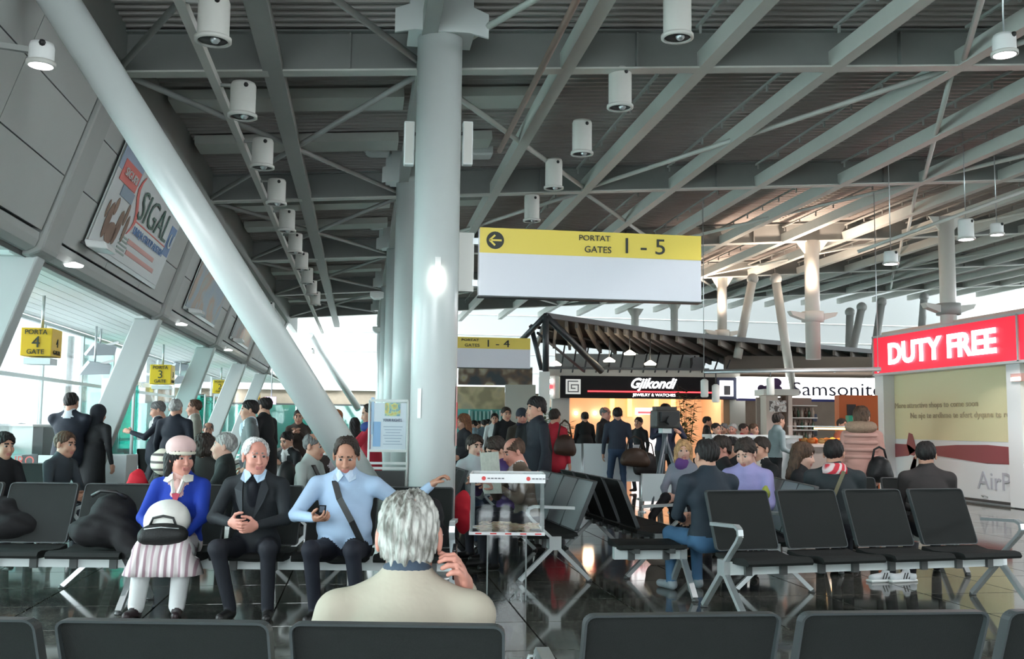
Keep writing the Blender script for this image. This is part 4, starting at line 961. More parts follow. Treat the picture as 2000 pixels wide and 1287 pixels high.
def bounds(prims, pad):
    lo, hi = [], []
    for p in prims:
        if p[0] == 'c':
            a, b, ra, rb = p[1]; r = max(ra, rb); lo.append(np.minimum(a, b)-r); hi.append(np.maximum(a, b)+r)
        else: c, r = p[1][0], p[1][1]; r = np.full(3, r.max()) if len(p[1]) > 2 else r; lo.append(c-r); hi.append(c+r)
    return np.min(lo, 0)-pad, np.max(hi, 0)+pad
def sdf_mesh(prims, h, subs=(), k=.02, extra=None):
    """prims: (kind, params, label, blend); labels 0..n"""
    lo, hi = bounds(prims, h*2.5+.01); n = np.ceil((hi-lo)/h).astype(int)+1
    D = np.full(n, 9.0)
    gx = [lo[i]+h*np.arange(n[i]) for i in range(3)]
    for p in prims:
        l1, h1 = bounds([p], .05+h*2); i0 = np.maximum(((l1-lo)/h).astype(int), 0); i1 = np.minimum(np.ceil((h1-lo)/h).astype(int)+1, n)
        sl = tuple(slice(a, b) for a, b in zip(i0, i1))
        G = np.stack(np.meshgrid(*[gx[i][sl[i]] for i in range(3)], indexing='ij'), -1)
        d = ev(p, G); kk = p[3] if len(p) > 3 else k; old = D[sl]
        hh = np.maximum(kk-np.abs(old-d), 0)/kk; D[sl] = np.minimum(old, d)-hh*hh*kk*.25
    for c, r, kk in subs:
        l1, h1 = c-r.max()-.03, c+r.max()+.03; i0 = np.maximum(((l1-lo)/h).astype(int), 0); i1 = np.minimum(np.ceil((h1-lo)/h).astype(int)+1, n)
        sl = tuple(slice(a, b) for a, b in zip(i0, i1)); G = np.stack(np.meshgrid(*[gx[i][sl[i]] for i in range(3)], indexing='ij'), -1)
        d = -d_ell(G, c, r); old = D[sl]; hh = np.maximum(kk-np.abs(old-d), 0)/kk; D[sl] = np.maximum(old, d)+hh*hh*kk*.25
    if extra is not None: D = extra(D, np.stack(np.meshgrid(*gx, indexing='ij'), -1))
    V, Fc = nets(D, lo, h)
    Q = V[Fc].mean(1); best = np.full(len(Q), 9.0); lab = np.zeros(len(Q), int)
    for p in prims:
        d = ev(p, Q); w = d < best; best[w] = d[w]; lab[w] = p[2]
    return V, Fc, lab
HSC = 1.10
SKIN, TOP, BOT, SHOE, INN, LIP, EYEW, IRIS, BROW, ACC = range(10)

_head = {}
def head_geo(h):
    if h in _head: return _head[h]
    P = [('e', (A3(0,.015,.035), A3(.076,.096,.088)), SKIN), ('e', (A3(0,-.028,-.035), A3(.062,.064,.085)), SKIN, .03),
         ('e', (A3(0,-.055,-.098), A3(.028,.03,.022)), SKIN, .03), ('e', (A3(0,-.005,-.075), A3(.055,.055,.035)), SKIN, .03),
         ('e', (A3(.036,-.06,-.03), A3(.028,.03,.03)), SKIN, .02), ('e', (A3(-.036,-.06,-.03), A3(.028,.03,.03)), SKIN, .02),
         ('c', (A3(-.034,-.075,.031), A3(.034,-.075,.031), .013, .013), SKIN, .012),
         ('c', (A3(0,-.088,.012), A3(0,-.107,-.032), .007, .012), SKIN, .008),
         ('e', (A3(.012,-.094,-.034), A3(.009,.012,.008)), SKIN, .006), ('e', (A3(-.012,-.094,-.034), A3(.009,.012,.008)), SKIN, .006),
         ('c', (A3(0,-.082,-.055), A3(0,-.083,-.075), .018, .014), SKIN, .012),
         ('e', (A3(.083,.010,-.004), A3(.010,.021,.036)), SKIN, .006), ('e', (A3(-.083,.010,-.004), A3(.010,.021,.036)), SKIN, .006),
         ('c', (A3(0,.015,-.05), A3(0,.03,-.155), .056, .058), SKIN, .02)]
    P += [('e', (A3(s*.031,-.0755,.008), A3(.0135,.0118,.0068)), EYEW, .003) for s in (-1, 1)]
    P += [('e', (A3(s*.031,-.0835,.008), A3(.0062,.0055,.0060)), IRIS, .002) for s in (-1, 1)]
    P += [('c', (A3(-.021,-.0925,-.0615), A3(.021,-.0925,-.0615), .0052, .0052), LIP, .004), ('c', (A3(-.017,-.092,-.0715), A3(.017,-.092,-.0715), .0062, .0062), LIP, .004)]
    P += [('c', (A3(s*.017,-.0865,.0325), A3(s*.047,-.0765,.0325), .0035, .0030), BROW, .003) for s in (-1, 1)]
    subs = [(A3(s*.033,-.097,.010), A3(.019,.017,.014), .012) for s in (-1, 1)]
    # sockets first: carve skin, then add eyes
    base = [p for p in P if p[2] == SKIN]; rest = [p for p in P if p[2] != SKIN]
    def ex(D, G):
        for c, r, kk in subs:
            d = -d_ell(G, c, r); hh = np.maximum(kk-np.abs(D-d), 0)/kk; D = np.maximum(D, d)+hh*hh*kk*.25
        for p in rest: D = np.minimum(D, ev(p, G))
        return D
    lo_extra = rest
    V, Fc, lab = sdf_mesh(base, h, (), .02, ex)
    Q = V[Fc].mean(1)
    for p in rest:
        d = ev(p, Q); lab[d < h*.35] = p[2]
    _head[h] = (V, Fc, lab); return _head[h]
_hand = {}
def hand_geo(curl, h, spread=0.0):
    """fingers along +X, palm towards -Z, thumb on +Y"""
    key = (curl, h, spread)
    if key in _hand: return _hand[key]
    P = [('c', (A3(-.03,0,0), A3(.02,0,0), .026, .027), SKIN), ('e', (A3(.05,0,0), A3(.052,.043,.018)), SKIN, .015), ('e', (A3(.03,.022,-.008), A3(.034,.02,.016)), SKIN, .012)]
    for i, (y, L) in enumerate(((.031,.074), (.0105,.083), (-.0105,.077), (-.030,.060))):
        p = A3(.088-.004*abs(i-1), y, 0); a = .15+curl*.25; yy = spread*(1.5-i)*.12
        for s_, fr in enumerate((.44, .32, .24)):
            q = p+A3(cos(a)*cos(yy), sin(yy)*cos(a), -sin(a))*L*fr
            P.append(('c', (p, q, .0095-.0008*s_, .0090-.001*s_), SKIN, .004)); p = q; a += curl*(.95 if s_ == 0 else .7)
    p = A3(.022,.034,-.008); dirs = [A3(.62,.72,-.25), A3(.86,.35,-.35-curl*.2), A3(.93,.05,-.3-curl*.4)]
    for s_, (d, L) in enumerate(zip(dirs, (.038,.032,.026))):
        q = p+d/np.linalg.norm(d)*L; P.append(('c', (p, q, .0125-.001*s_, .0115-.0012*s_), SKIN, .006)); p = q
    _hand[key] = sdf_mesh(P, h, (), .01); return _hand[key]

def hair_geo(style, h):
    key = ('hair', style, h)
    if key in _head: return _head[key]
    c = A3(0,.015,.035); prims = [('e', (c, A3(.076,.096,.088)+.011), 0)]
    cut = [(A3(0,-.115,-.045), A3(.085,.085,.105), .006)]          # face
    zc = -.045
    if style == 'short': cut = [(A3(0,-.105,-.03), A3(.080,.078,.122), .008)]
    if style == 'neat': cut = [(A3(0,-.108,-.02), A3(.080,.078,.122), .008)]
    if style == 'thick': prims = [('e', (A3(0,.012,.045), A3(.094,.112,.098)), 0), ('e', (A3(0,.06,-.01), A3(.08,.06,.07)), 0)]; cut = [(A3(0,-.115,-.040), A3(.080,.080,.125), .008)]
    if style == 'curly': prims = [('e', (A3(0,.012,.045), A3(.105,.12,.105)), 0), ('e', (A3(0,.05,-.04), A3(.09,.07,.07)), 0)]; cut = [(A3(0,-.12,-.045), A3(.078,.08,.12), .008)]; zc = -.1
    if style == 'receding': cut = [(A3(0,-.085,.03), A3(.070,.075,.10), .01), (A3(0,-.10,-.05), A3(.075,.075,.10), .008)]
    if style == 'balding': cut = [(A3(0,-.03,.12), A3(.070,.115,.075), .01), (A3(0,-.10,-.03), A3(.075,.085,.12), .008)]
    if style == 'elder': prims = [('e', (c, A3(.074,.096,.088)+.009), 0), ('e', (A3(0,.045,-.03), A3(.070,.06,.065)), 0, .03)]; cut = [(A3(0,-.10,-.04), A3(.09,.08,.12), .01)]; zc = -.068
    if style in ('long', 'bob', 'wave'):
        L = {'long': -.26, 'bob': -.11, 'wave': -.20}[style]
        prims = [('e', (A3(0,.012,.04), A3(.092,.11,.098)), 0)]
        for s in (-1, 1): prims += [('c', (A3(s*.068,.02,.02), A3(s*.085,.03,L), .035, .03), 0, .03), ('c', (A3(s*.06,.06,0), A3(s*.05,.075,L-.02), .045, .035), 0, .03)]
        prims += [('c', (A3(0,.07,0), A3(0,.085,L-.03), .05, .04), 0, .03)]; cut = [(A3(0,-.115,-.05), A3(.066,.085,.125), .006)]; zc = -9
    if style == 'hood': prims = [('e', (A3(0,.015,.04), A3(.10,.115,.105)), 0), ('c', (A3(0,.03,-.02), A3(0,.04,-.13), .09, .09), 0, .03)]; cut = [(A3(0,-.12,-.03), A3(.066,.085,.10), .006)]; zc = -.2
    if style == 'beanie': prims = [('e', (A3(0,.012,.05), A3(.088,.108,.092)), 0), ('c', (A3(0,.012,.02), A3(0,.012,.03), .09, .09), 0, .01)]; cut = []; zc = .012
    if style == 'beret':
        prims = [('e', (A3(0,.01,.055), A3(.092,.108,.085)), 0)]; cut = []; zc = .035
    def ex(D, G):
        for cc, r, kk in cut: D = np.maximum(D, -d_ell(G, cc, r))
        if zc > -5:
            pl_ = (zc-G[..., 2]+.05*(G[..., 1]-.02)) if style in ('beanie', 'beret', 'hood') else ((zc+.042)-.62*(G[..., 1]-.01)-G[..., 2])
            D = np.maximum(D, pl_)
        if style not in ('beanie', 'beret', 'hood'):
            a = np.arctan2(G[..., 0], G[..., 1]+.02); D = D+.0032*np.sin(a*38+G[..., 2]*30)+.0028*np.sin(a*17-G[..., 2]*70)+.003*np.sin(G[..., 0]*60+G[..., 1]*45)
            if style in ('curly', 'thick', 'elder'): D = D+(.006 if style == 'curly' else .0025)*np.sin(G[..., 0]*120)*np.sin(G[..., 1]*120)*np.sin(G[..., 2]*110)
        return D
    _head[key] = sdf_mesh(prims, h, (), .02, ex); return _head[key]

def nv(v): return v/max(np.linalg.norm(v), 1e-9)
def ik(a, t, l1, l2, pole):
    d = t-a; L = np.linalg.norm(d); L_ = min(L, (l1+l2)*.999); d = nv(d); t = a+d*L_
    x = (l1*l1-l2*l2+L_*L_)/(2*L_); hh = math.sqrt(max(l1*l1-x*x, 0)); p = pole-d*(pole @ d); return a+d*x+nv(p)*hh, t
def rotm(yaw, pitch, roll=0):
    """head rotation: yaw>0 turns towards +x, pitch>0 looks down (forward is -y)"""
    y, p, r = rad(yaw), rad(pitch), rad(roll)
    Rz = np.array([[cos(y), -sin(y), 0], [sin(y), cos(y), 0], [0, 0, 1]]); Rx = np.array([[1, 0, 0], [0, cos(p), -sin(p)], [0, sin(p), cos(p)]])
    Ry = np.array([[cos(r), 0, sin(r)], [0, 1, 0], [-sin(r), 0, cos(r)]]); return Rz @ Rx @ Ry
def tmat(prefix, c, rough=.75, spec=.3):
    if prefix == 'hair': return mat('%s_%d_%d_%d' % ((prefix,)+tuple(int(x*999) for x in c)), c, .6, spec=.3, kind=k_hair, p=(tuple(v*.55 for v in c), tuple(min(v*1.5, .8) for v in c)))
    return mat('%s_%d_%d_%d' % ((prefix,)+tuple(int(x*999) for x in c)), c, rough, vary=.12, scale=7, bump=.25, bscale=25, spec=spec)
SK = {'mid': (.50,.27,.19), 'tan': (.42,.21,.14), 'pale': (.60,.36,.28), 'rosy': (.56,.26,.20)}
HAIRC = {'black': (.012,.010,.010), 'dark': (.028,.020,.016), 'brown': (.07,.04,.025), 'auburn': (.16,.065,.03), 'blonde': (.42,.25,.12), 'grey': (.30,.30,.29), 'white': (.55,.56,.54), 'salt': (.12,.12,.12), 'ginger': (.28,.11,.05)}
PEOPLE = []
def person(label, x, y, face, h=1.74, sit=False, lean=0, side=0, tw=0, hy=0, hp=5, hr=0, top=(.02,.02,.025), bot=(.02,.022,.03), inner=None, shoe=(.015,.015,.015), skin='mid',
           hair='short', hc='dark', arms=('d', 'd'), feet=None, knees=None, res=.017, hres=.0085, fem=False, belly=0, zs=None, coat=0, skirt=None, bare=False, curl=(.5,.5), palm=None,
           legs=None, legw=1.0, group=None, collar=None, hat=None, sleeve=1.0, extra=(), bulk=1.0, groupname='travellers'):
    S = h/1.75; hz = (.93 if not sit else (.445 if zs is None else zs)/S+.03)
    Hc = A3(0, 0, hz); t = nv(A3(sin(rad(side)), -sin(rad(lean)), cos(rad(lean)))); fw = rotm(tw, 0) @ A3(0, -1, 0); rt = rotm(tw, 0) @ A3(1, 0, 0)
    rt = nv(rt-t*(rt @ t)*.6); W_ = (.155 if fem else .18)*bulk
    Sc = Hc+t*.49; Nb = Hc+t*.545; Hd = Nb+nv(t+A3(0, 0, .6))*.130+A3(0, -.02, 0)
    C_, E_ = 'c', 'e'; P = []
    Rt = np.stack([rt, nv(np.cross(t, rt)), t], 1)
    bw = 1.0*bulk
    # pelvis, belly, chest, shoulders
    P.append((E_, (Hc+A3(0,.0,-.0), A3(.165*bw,.12,.12), Rt), BOT, .04))
    P.append((E_, (Hc+t*.16+A3(0,-belly*.6,0), A3(.145*bw+belly*.5,.108+belly,.16), Rt), TOP, .05))
    P.append((E_, (Hc+t*.34+A3(0,.005,0), A3(.168*bw,.118,.18), Rt), TOP, .05))
    if fem: P.append((E_, (Hc+t*.33+nv(np.cross(t, rt))*-.075, A3(.12,.07,.07), Rt), TOP, .04))
    for s in (-1, 1): P.append((C_, (Sc+t*.035+rt*s*.02, Sc+rt*s*(W_-.02)-t*.028, .066, .056), TOP, .05))
    P.append((C_, (Sc+t*.0, Nb+t*.030, .095, .064), TOP if inner is None else INN, .05))
    P.append((C_, (Nb+t*.0, Hd+A3(0,.02,-.09), .061, .058), SKIN, .015))
    if inner is not None: P.append((E_, (Hc+t*.42+nv(np.cross(t, rt))*-.108, A3(.045,.03,.10), Rt), INN, .01))
    if coat: P.append((C_, (Hc+t*.1, Hc-A3(0,0,coat), .15, .16), TOP, .06)); P.append((C_, (Hc+t*.1+rt*.05, Hc+rt*.06-A3(0,0,coat), .15, .16), TOP, .06)); P.append((C_, (Hc+t*.1-rt*.05, Hc-rt*.06-A3(0,0,coat), .15, .16), TOP, .06))
    elif not sit: P.append((E_, (Hc+A3(0,0,.07), A3(.168*bw,.125,.13)), TOP, .04))
    else: P.append((E_, (Hc+t*.05, A3(.165*bw,.128,.10), Rt), TOP, .04))
    # arms
    hands = []
    for si, s in enumerate((-1, 1)):
        sh_ = Sc+rt*s*W_-t*.035; a = arms[si]; cu = curl[si]
        if a == 'd': tg = sh_+A3(s*.07, -.06, -.53); pole = A3(s*.5, 1, 0)
        elif a == 'lap': tg = A3(s*.07, -.33, hz+.13); pole = A3(s*.9, .5, -.6)
        elif a == 'fold': tg = A3(-s*.08, -.26-.5*sin(rad(lean)), hz+.24); pole = A3(s*.8, .3, -1)
        elif a == 'bag': tg = sh_+A3(s*.05, -.02, -.36)+A3(0,-.18,0); pole = A3(s*.3, 1, -.2)
        elif a == 'read': tg = A3(s*.14, -.40, hz+.33); pole = A3(s*.8, .3, -1)
        elif a == 'phone': tg = A3(s*.05, -.30, hz+.40); pole = A3(s*.8, .3, -1)
        elif a == 'ear': tg = Hd+A3(s*.115, -.02, -.085); pole = A3(s*.8, -.2, -1)
        elif a == 'back': tg = sh_+A3(s*.02,.12,-.42); pole = A3(s, 1, 0)
        else: tg = A3(*a[:3]); pole = A3(*a[3:6]) if len(a) > 3 else A3(s*.8, .4, -.8)
        el, wr = ik(sh_, tg, .29, .255, pole)
        lab1 = TOP; lab2 = SKIN if sleeve < .7 else TOP; k_ = .03
        r0 = .058*bulk if not bare else .05
        P.append((C_, (sh_, el, r0, .046), lab1, .035))
        if sleeve < .7: mid = sh_+(el-sh_)*.75; P[-1] = (C_, (sh_, mid, r0, .052), TOP, .03); P.append((C_, (mid, el, .044, .042), SKIN, .015)); P.append((C_, (el, wr, .042, .027), SKIN, .02))
        elif sleeve < .95: mid = el+(wr-el)*.4; P.append((C_, (el, mid, .046, .044), TOP, .02)); P.append((C_, (mid, wr, .036, .027), SKIN, .01))
        else: P.append((C_, (el, wr-nv(wr-el)*.02, .045, .034), TOP, .02)); P.append((C_, (el, wr+nv(wr-el)*.01, .03, .025), SKIN, .008))
        hands.append((wr, nv(wr-el), s, cu))
    # legs
    for si, s in enumerate((-1, 1)):
        hip = Hc+A3(s*.088, -.0, -.02)
        if sit:
            kn = A3(*knees[si]) if knees else A3(s*.13, -.44, hz+.0); ft = A3(*feet[si]) if feet else A3(s*.13, -.42, .085)
        else:
            ft = A3(*feet[si]) if feet else A3(s*.10, .03 if si else -.02, .085); kn = A3(*knees[si]) if knees else ik(hip, ft, .43, .43, A3(s*.1, -1, 0))[0]
        lr = (.088 if sit else .084)*(1+.3*(bulk-1))
        lb = BOT if legs is None else INN+6
        P.append((C_, (hip, kn, lr, .062), BOT if skirt is None else ACC+1, .035)); P.append((C_, (kn, ft, .058*legw, .045*legw), BOT if skirt is None else ACC+1, .03))
        fd = nv(A3(s*.18, -1, 0)) if abs(ft[2]-.085) < .05 else nv(A3(0, -1, -.2))
        P.append((C_, (ft+A3(0,.02,-.045), ft+fd*.15+A3(0,0,-.05), .040, .033), SHOE, .02)); P.append((C_, (ft+A3(0,.0,-.01), ft+A3(0,.02,-.045), .04, .04), SHOE, .01))
    for e_ in extra: P.append(e_(locals()))
    V, Fc, lab = sdf_mesh(P, res, (), .03)
    vs = [V]; fs = [Fc]; ls = [lab]; off = len(V)
    Rh = rotm(hy+tw, hp, hr)
    hv, hf, hl = head_geo(hres); vs.append(hv*HSC @ Rh.T+Hd); fs.append(hf+off); ls.append(hl); off += len(hv)
    for (wr, d, s, cu) in hands:
        gv, gf, gl = hand_geo(cu, min(.006, hres)); X = d
        pn = A3(-s*.9, -.1, -.3) if palm is None else A3(*palm[0 if s < 0 else 1])
        Zp = nv(-(pn-X*(pn @ X))); Y_ = np.cross(Zp, X)
        g = gv.copy(); ff = gf
        # thumb side should point forward/up
        if (Y_ @ A3(0, -.7, .7)) < 0: g[:, 1] *= -1; ff = gf[:, ::-1]
        vs.append(g @ np.stack([X, Y_, Zp])+wr); fs.append(ff+off); ls.append(gl); off += len(g)
    V = np.concatenate(vs)*S; Fc = np.concatenate(fs); lab = np.concatenate(ls)
    # put the sole / seat on the ground
    if not sit: V[:, 2] -= V[:, 2].min()
    slots = [mat('skin_'+skin, SK[skin], .55, vary=.06, scale=14, spec=.4), tmat('cloth', top), tmat('cloth', bot) if skirt is None else skirt, tmat('shoe', shoe, .4), tmat('cloth', inner or top),
             mat('lips', (.42,.15,.13), .5), mat('eye_white', (.36,.33,.31), .35), mat('iris_dark', (.02,.015,.012), .2), tmat('hair', HAIRC[hc] if hc != 'white' else (.2,.2,.19), .8), tmat('cloth', collar or inner or top), tmat('legs', legs or bot)]
    me = bpy.data.meshes.new('person'); me.from_pydata(V.tolist(), [], Fc.tolist())
    for m_ in slots: me.materials.append(m_)
    me.polygons.foreach_set('material_index', np.minimum(lab, 10).astype(np.int32)); me.polygons.foreach_set('use_smooth', [True]*len(Fc)); me.update()
    o = link('person', me); o.location = (x, y, 0); o.rotation_euler = (0, 0, rad(face)); tag(o, label, 'person', group)
    def headpart(name, geo, m_, sc=1.0):
        hv, hf, _ = geo; q = bpy.data.meshes.new(name); q.from_pydata(((hv*sc*HSC) @ Rh.T*S+Hd*S).tolist(), [], hf.tolist()); q.materials.append(m_)
        q.polygons.foreach_set('use_smooth', [True]*len(hf)); q.update(); ob = link(name, q, o); return ob
    if hair != 'bald': headpart('hair' if hair not in ('beanie', 'hood', 'beret') else 'hat', hair_geo(hair, min(.0075, hres)), tmat('hair', HAIRC[hc], .7) if hair not in ('beanie', 'hood', 'beret') or hat is None else tmat('hat', hat))
    info = dict(o=o, S=S, Hd=Hd*S, Rh=Rh, Nb=Nb*S, Sc=Sc*S, rt=rt, t=t, hands=[hh[0]*S for hh in hands], Hc=Hc*S, fwd=nv(np.cross(rt, t)))
    PEOPLE.append(info); return info
def onbody(I, name, mb, m_): return mb.build(name, m_, I['o'])
def strap(I, s=-1, w=.045, m_=None, bl=.0):
    """bag strap from one shoulder across the chest to the other hip"""
    rt, t, H_, S = I['rt'], I['t'], I['Hc'], I['S']; f = nv(np.cross(rt, t)); f = f if f[1] < 0 else -f
    pts = [I['Sc']+rt*s*.09*S+t*.055*S-f*.02, I['Sc']+rt*s*.07*S+f*.085*S-t*.0, H_+t*.38*S+rt*s*.02+f*(.145+bl*.5)*S, H_+t*.22*S-rt*s*.08*S+f*(.16+bl)*S, H_+t*.06*S-rt*s*.15*S+f*(.11+bl)*S]
    mb = MB()
    for a, b_ in zip(pts[:-1], pts[1:]): mb.bar(a, b_, .012, w, tuple(nv(np.cross(b_-a, f))))
    return mb.build('bag_strap', m_ or BLACK, I['o'])
# ------------------------------------------------------------------ the three seated figures and the near man
def bp(px, D): p = onD(px, 900, D); return p.x, p.y
N1 = (.012,.013,.016)
# woman in blue
stripe = mat('striped_skirt', (.6,.5,.5), .8, kind=k_stripes, p=('X', 6.5, (.36,.24,.28), (.66,.61,.61), .18))
x, y = bp(354, 7.60)
W1 = person('woman in a pink beret, blue cardigan and striped skirt with a black handbag', x, y, -4, h=1.66, sit=True, legw=1.35, lean=-2, hy=36, hp=2, top=(.008,.035,.30), inner=(.60,.38,.34), skin='rosy', hair='bob', hc='black',
    fem=True, belly=.055, bulk=1.12, res=.0095, hres=.005, arms=((-.11,-.34,.63,-1,.2,-.7), (.13,-.36,.60,1,.2,-.7)), skirt=stripe, legs=(.58,.60,.60), shoe=(.02,.012,.014), knees=((-.14,-.42,.50),(.15,-.42,.50)), feet=((-.20,-.36,.085),(.10,-.36,.085)), curl=(.7,.7), palm=((.5,.2,-.8),(-.5,.2,-.8)), sleeve=1)
hd, S_, Rh = W1['Hd'], W1['S'], W1['Rh']
def hat_geo(I, name, prims, m_, h=.006, cutz=None):
    def ex(D, G): return np.maximum(D, cutz-G[..., 2]) if cutz is not None else D
    V, Fc, _ = sdf_mesh(prims, h, (), .02, ex); q = bpy.data.meshes.new(name); q.from_pydata(((V*I['S']*HSC) @ I['Rh'].T+I['Hd']).tolist(), [], Fc.tolist()); q.materials.append(m_); q.polygons.foreach_set('use_smooth', [True]*len(Fc)); return link(name, q, I['o'])
hat_geo(W1, 'beret', [('e', (A3(0,.02,.085), A3(.105,.122,.085)), 0)], tmat('hat', (.62,.44,.42)), cutz=.045)
hat_geo(W1, 'beret_band', [('e', (A3(0,.012,.045), A3(.102,.120,.030)), 0)], tmat('hat', (.66,.63,.52)))
cl = MB(); S_ = W1['S']; nb = W1['Nb']
for s in (-1, 1):   # rounded white collar leaves
    pts = [nb+A3(s*.05,.03,.03)*S_, nb+A3(s*.105,-.02,-.005)*S_, nb+A3(s*.115,-.085,-.045)*S_, nb+A3(s*.07,-.125,-.055)*S_, nb+A3(s*.035,-.115,-.03)*S_, nb+A3(s*.045,-.07,.01)*S_]
    cl.prism(pts, (0,-.012,.006))
    cl.bar(nb+A3(s*.045,-.108,-.03)*S_, nb+A3(s*.018,-.150,-.135)*S_, .02, .022)
cl.build('collar', tmat('cloth', (.66,.66,.60)), W1['o'])
fr_ = MB().prism([nb+A3(-.035,-.135,-.13)*S_, nb+A3(.035,-.135,-.13)*S_, nb+A3(.0,-.165,-.235)*S_], (0,-.012,0)); fr_.build('vest_front', tmat('cloth', (.42,.06,.10)), W1['o'])
# coat-dark cardigan shade panel
# skirt: a draped sheet over the lap, falling from the knees to a flared hem
rows = [(.06,.66,.165,.10),(-.08,.63,.19,.13),(-.24,.615,.21,.15),(-.38,.61,.235,.16),(-.475,.59,.25,.15),(-.515,.53,.26,.10),(-.535,.46,.275,.05),(-.55,.39,.295,.02),(-.56,.325,.315,.0)]
sv = []; nx_ = 33
for i, (yy, z_, w_, dr) in enumerate(rows):
    for k in range(nx_):
        t = -1+2*k/(nx_-1); e_ = max(0, abs(t)-.62)/.38; fold = .010*sin(t*26+i*.3)*max(0, i-3)/5
        dip = -.035*(1-min(1, abs(t)*1.6)**2)*(1 if 1 < i < 6 else .4)
        sv.append((t*w_*(1-.06*e_*e_), yy+fold+.16*e_*e_*(1 if i > 4 else 0), z_-dr*e_**1.5+dip*(i < 6)))
sf_ = [(i*nx_+k, i*nx_+k+1, (i+1)*nx_+k+1, (i+1)*nx_+k) for i in range(len(rows)-1) for k in range(nx_-1)]
sk_ = MB().add([tuple(c*W1['S'] for c in v_) for v_ in sv], sf_, True).build('skirt', stripe, W1['o']); so = sk_.modifiers.new('thick', 'SOLIDIFY'); so.thickness = .008
# hat on her lap and the handbag
def lap(I, dx, dy, z): p = Matrix.Rotation(I['o'].rotation_euler.z, 3, 'Z') @ Vector((dx, dy, 0)); return (I['o'].location.x+p.x, I['o'].location.y+p.y, z)
q = MB(); prof = [(.165,0),(.168,.05),(.16,.09),(.135,.135),(.09,.165),(.04,.18),(.001,.183)]
s = empty('cloth_hat', 'round white and striped cloth hat held upright on the blue woman\'s lap', 'hat', lap(W1, -.01, -.27, .64), rad(-4))
RX = Matrix.Rotation(rad(38), 3, 'X')
MB().lathe([(r*.98, z) for r, z in prof], n=28, R=RX).build('crown', tmat('hat', (.70,.70,.66)), s)
MB().lathe([(.16,-.075),(.172,-.05),(.170,0)], n=28, R=RX).build('striped_band', stripe, s)
MB().lathe([(.171,-.004),(.174,.004),(.171,.012)], n=28, R=RX).build('piping', tmat('hat', (.03,.03,.12)), s)
s = empty('handbag', 'small black handbag with handles held on the blue woman\'s lap', 'handbag', lap(W1, .0, -.44, .60), rad(-4))
V, Fc, _ = sdf_mesh([('e', (A3(0,0,0), A3(.165,.06,.078)), 0), ('c', (A3(-.12,0,-.03), A3(.12,0,-.01), .055, .055), 0, .03)], .01); q = bpy.data.meshes.new('bag_body'); q.from_pydata(V.tolist(), [], Fc.tolist()); q.materials.append(mat('black_leather', (.012,.013,.013), .55, bump=.3, bscale=90, spec=.25)); q.polygons.foreach_set('use_smooth', [True]*len(Fc)); link('bag_body', q, s)
MB().tube([(-.09,-.01,.06),(-.07,-.01,.11),(.0,-.01,.125),(.07,-.01,.11),(.09,-.01,.06)], .009, 8).build('handle', BLACK, s)
MB().tube([(-.12,-.045,.035),(0,-.058,.05),(.12,-.045,.04)], .004, 6).build('zip', ALU, s)
# man in dark suit
x, y = bp(506, 7.55)
W2 = person('seated grey-haired man in a dark suit and light blue collar, hands in lap', x, y, -8, h=1.74, sit=True, lean=8, hy=30, hp=3, top=(.018,.022,.026), inner=(.010,.012,.018), skin='rosy', hair='receding', hc='white',
    res=.0095, hres=.005, arms=((-.085,-.42,.69,-1,.3,-.6), (.10,-.42,.67,1,.3,-.6)), bot=(.012,.014,.020), knees=((-.17,-.44,.51),(.19,-.43,.51)), feet=((-.09,-.34,.085),(.18,-.34,.085)), curl=(.8,.8), bulk=1.06, palm=((.8,.2,.1),(-.8,.2,.1)))
nb = W2['Nb']; cl = MB(); S_ = W2['S']
SHB = tmat('cloth', (.42,.58,.74))
for s in (-1, 1):
    cl.prism([nb+A3(s*.052,.03,.05)*S_, nb+A3(s*.085,-.02,.03)*S_, nb+A3(s*.088,-.105,-.035)*S_, nb+A3(s*.045,-.130,-.06)*S_, nb+A3(s*.008,-.105,-.01)*S_, nb+A3(s*.04,-.06,.04)*S_], (0,-.010,.004))
cl.build('shirt_collar', SHB, W2['o'])
lp = MB()
for s in (-1, 1): lp.prism([nb+A3(s*.075,-.06,.0)*S_, nb+A3(s*.125,-.115,-.10)*S_, nb+A3(s*.10,-.150,-.19)*S_, nb+A3(s*.035,-.205,-.33)*S_, nb+A3(s*.06,-.150,-.12)*S_], (0,-.012,.0))
lp.build('lapel', tmat('cloth', (.026,.031,.036)), W2['o'])
g = MB().tube([W2['hands'][0]+A3(.05,-.06,.0), W2['hands'][1]+A3(-.05,-.06,-.01)], .004, 6).ball(W2['hands'][0]+A3(.08,-.06,0), (.022,.004,.016), 10, 6).ball(W2['hands'][0]+A3(.125,-.06,-.003), (.022,.004,.016), 10, 6)
o = g.build('reading_glasses', mat('spectacle_red', (.15,.02,.02), .3)); o.location = W2['o'].location; o.rotation_euler = W2['o'].rotation_euler; tag(o, 'folded reading glasses in the suited man\'s hands', 'glasses')
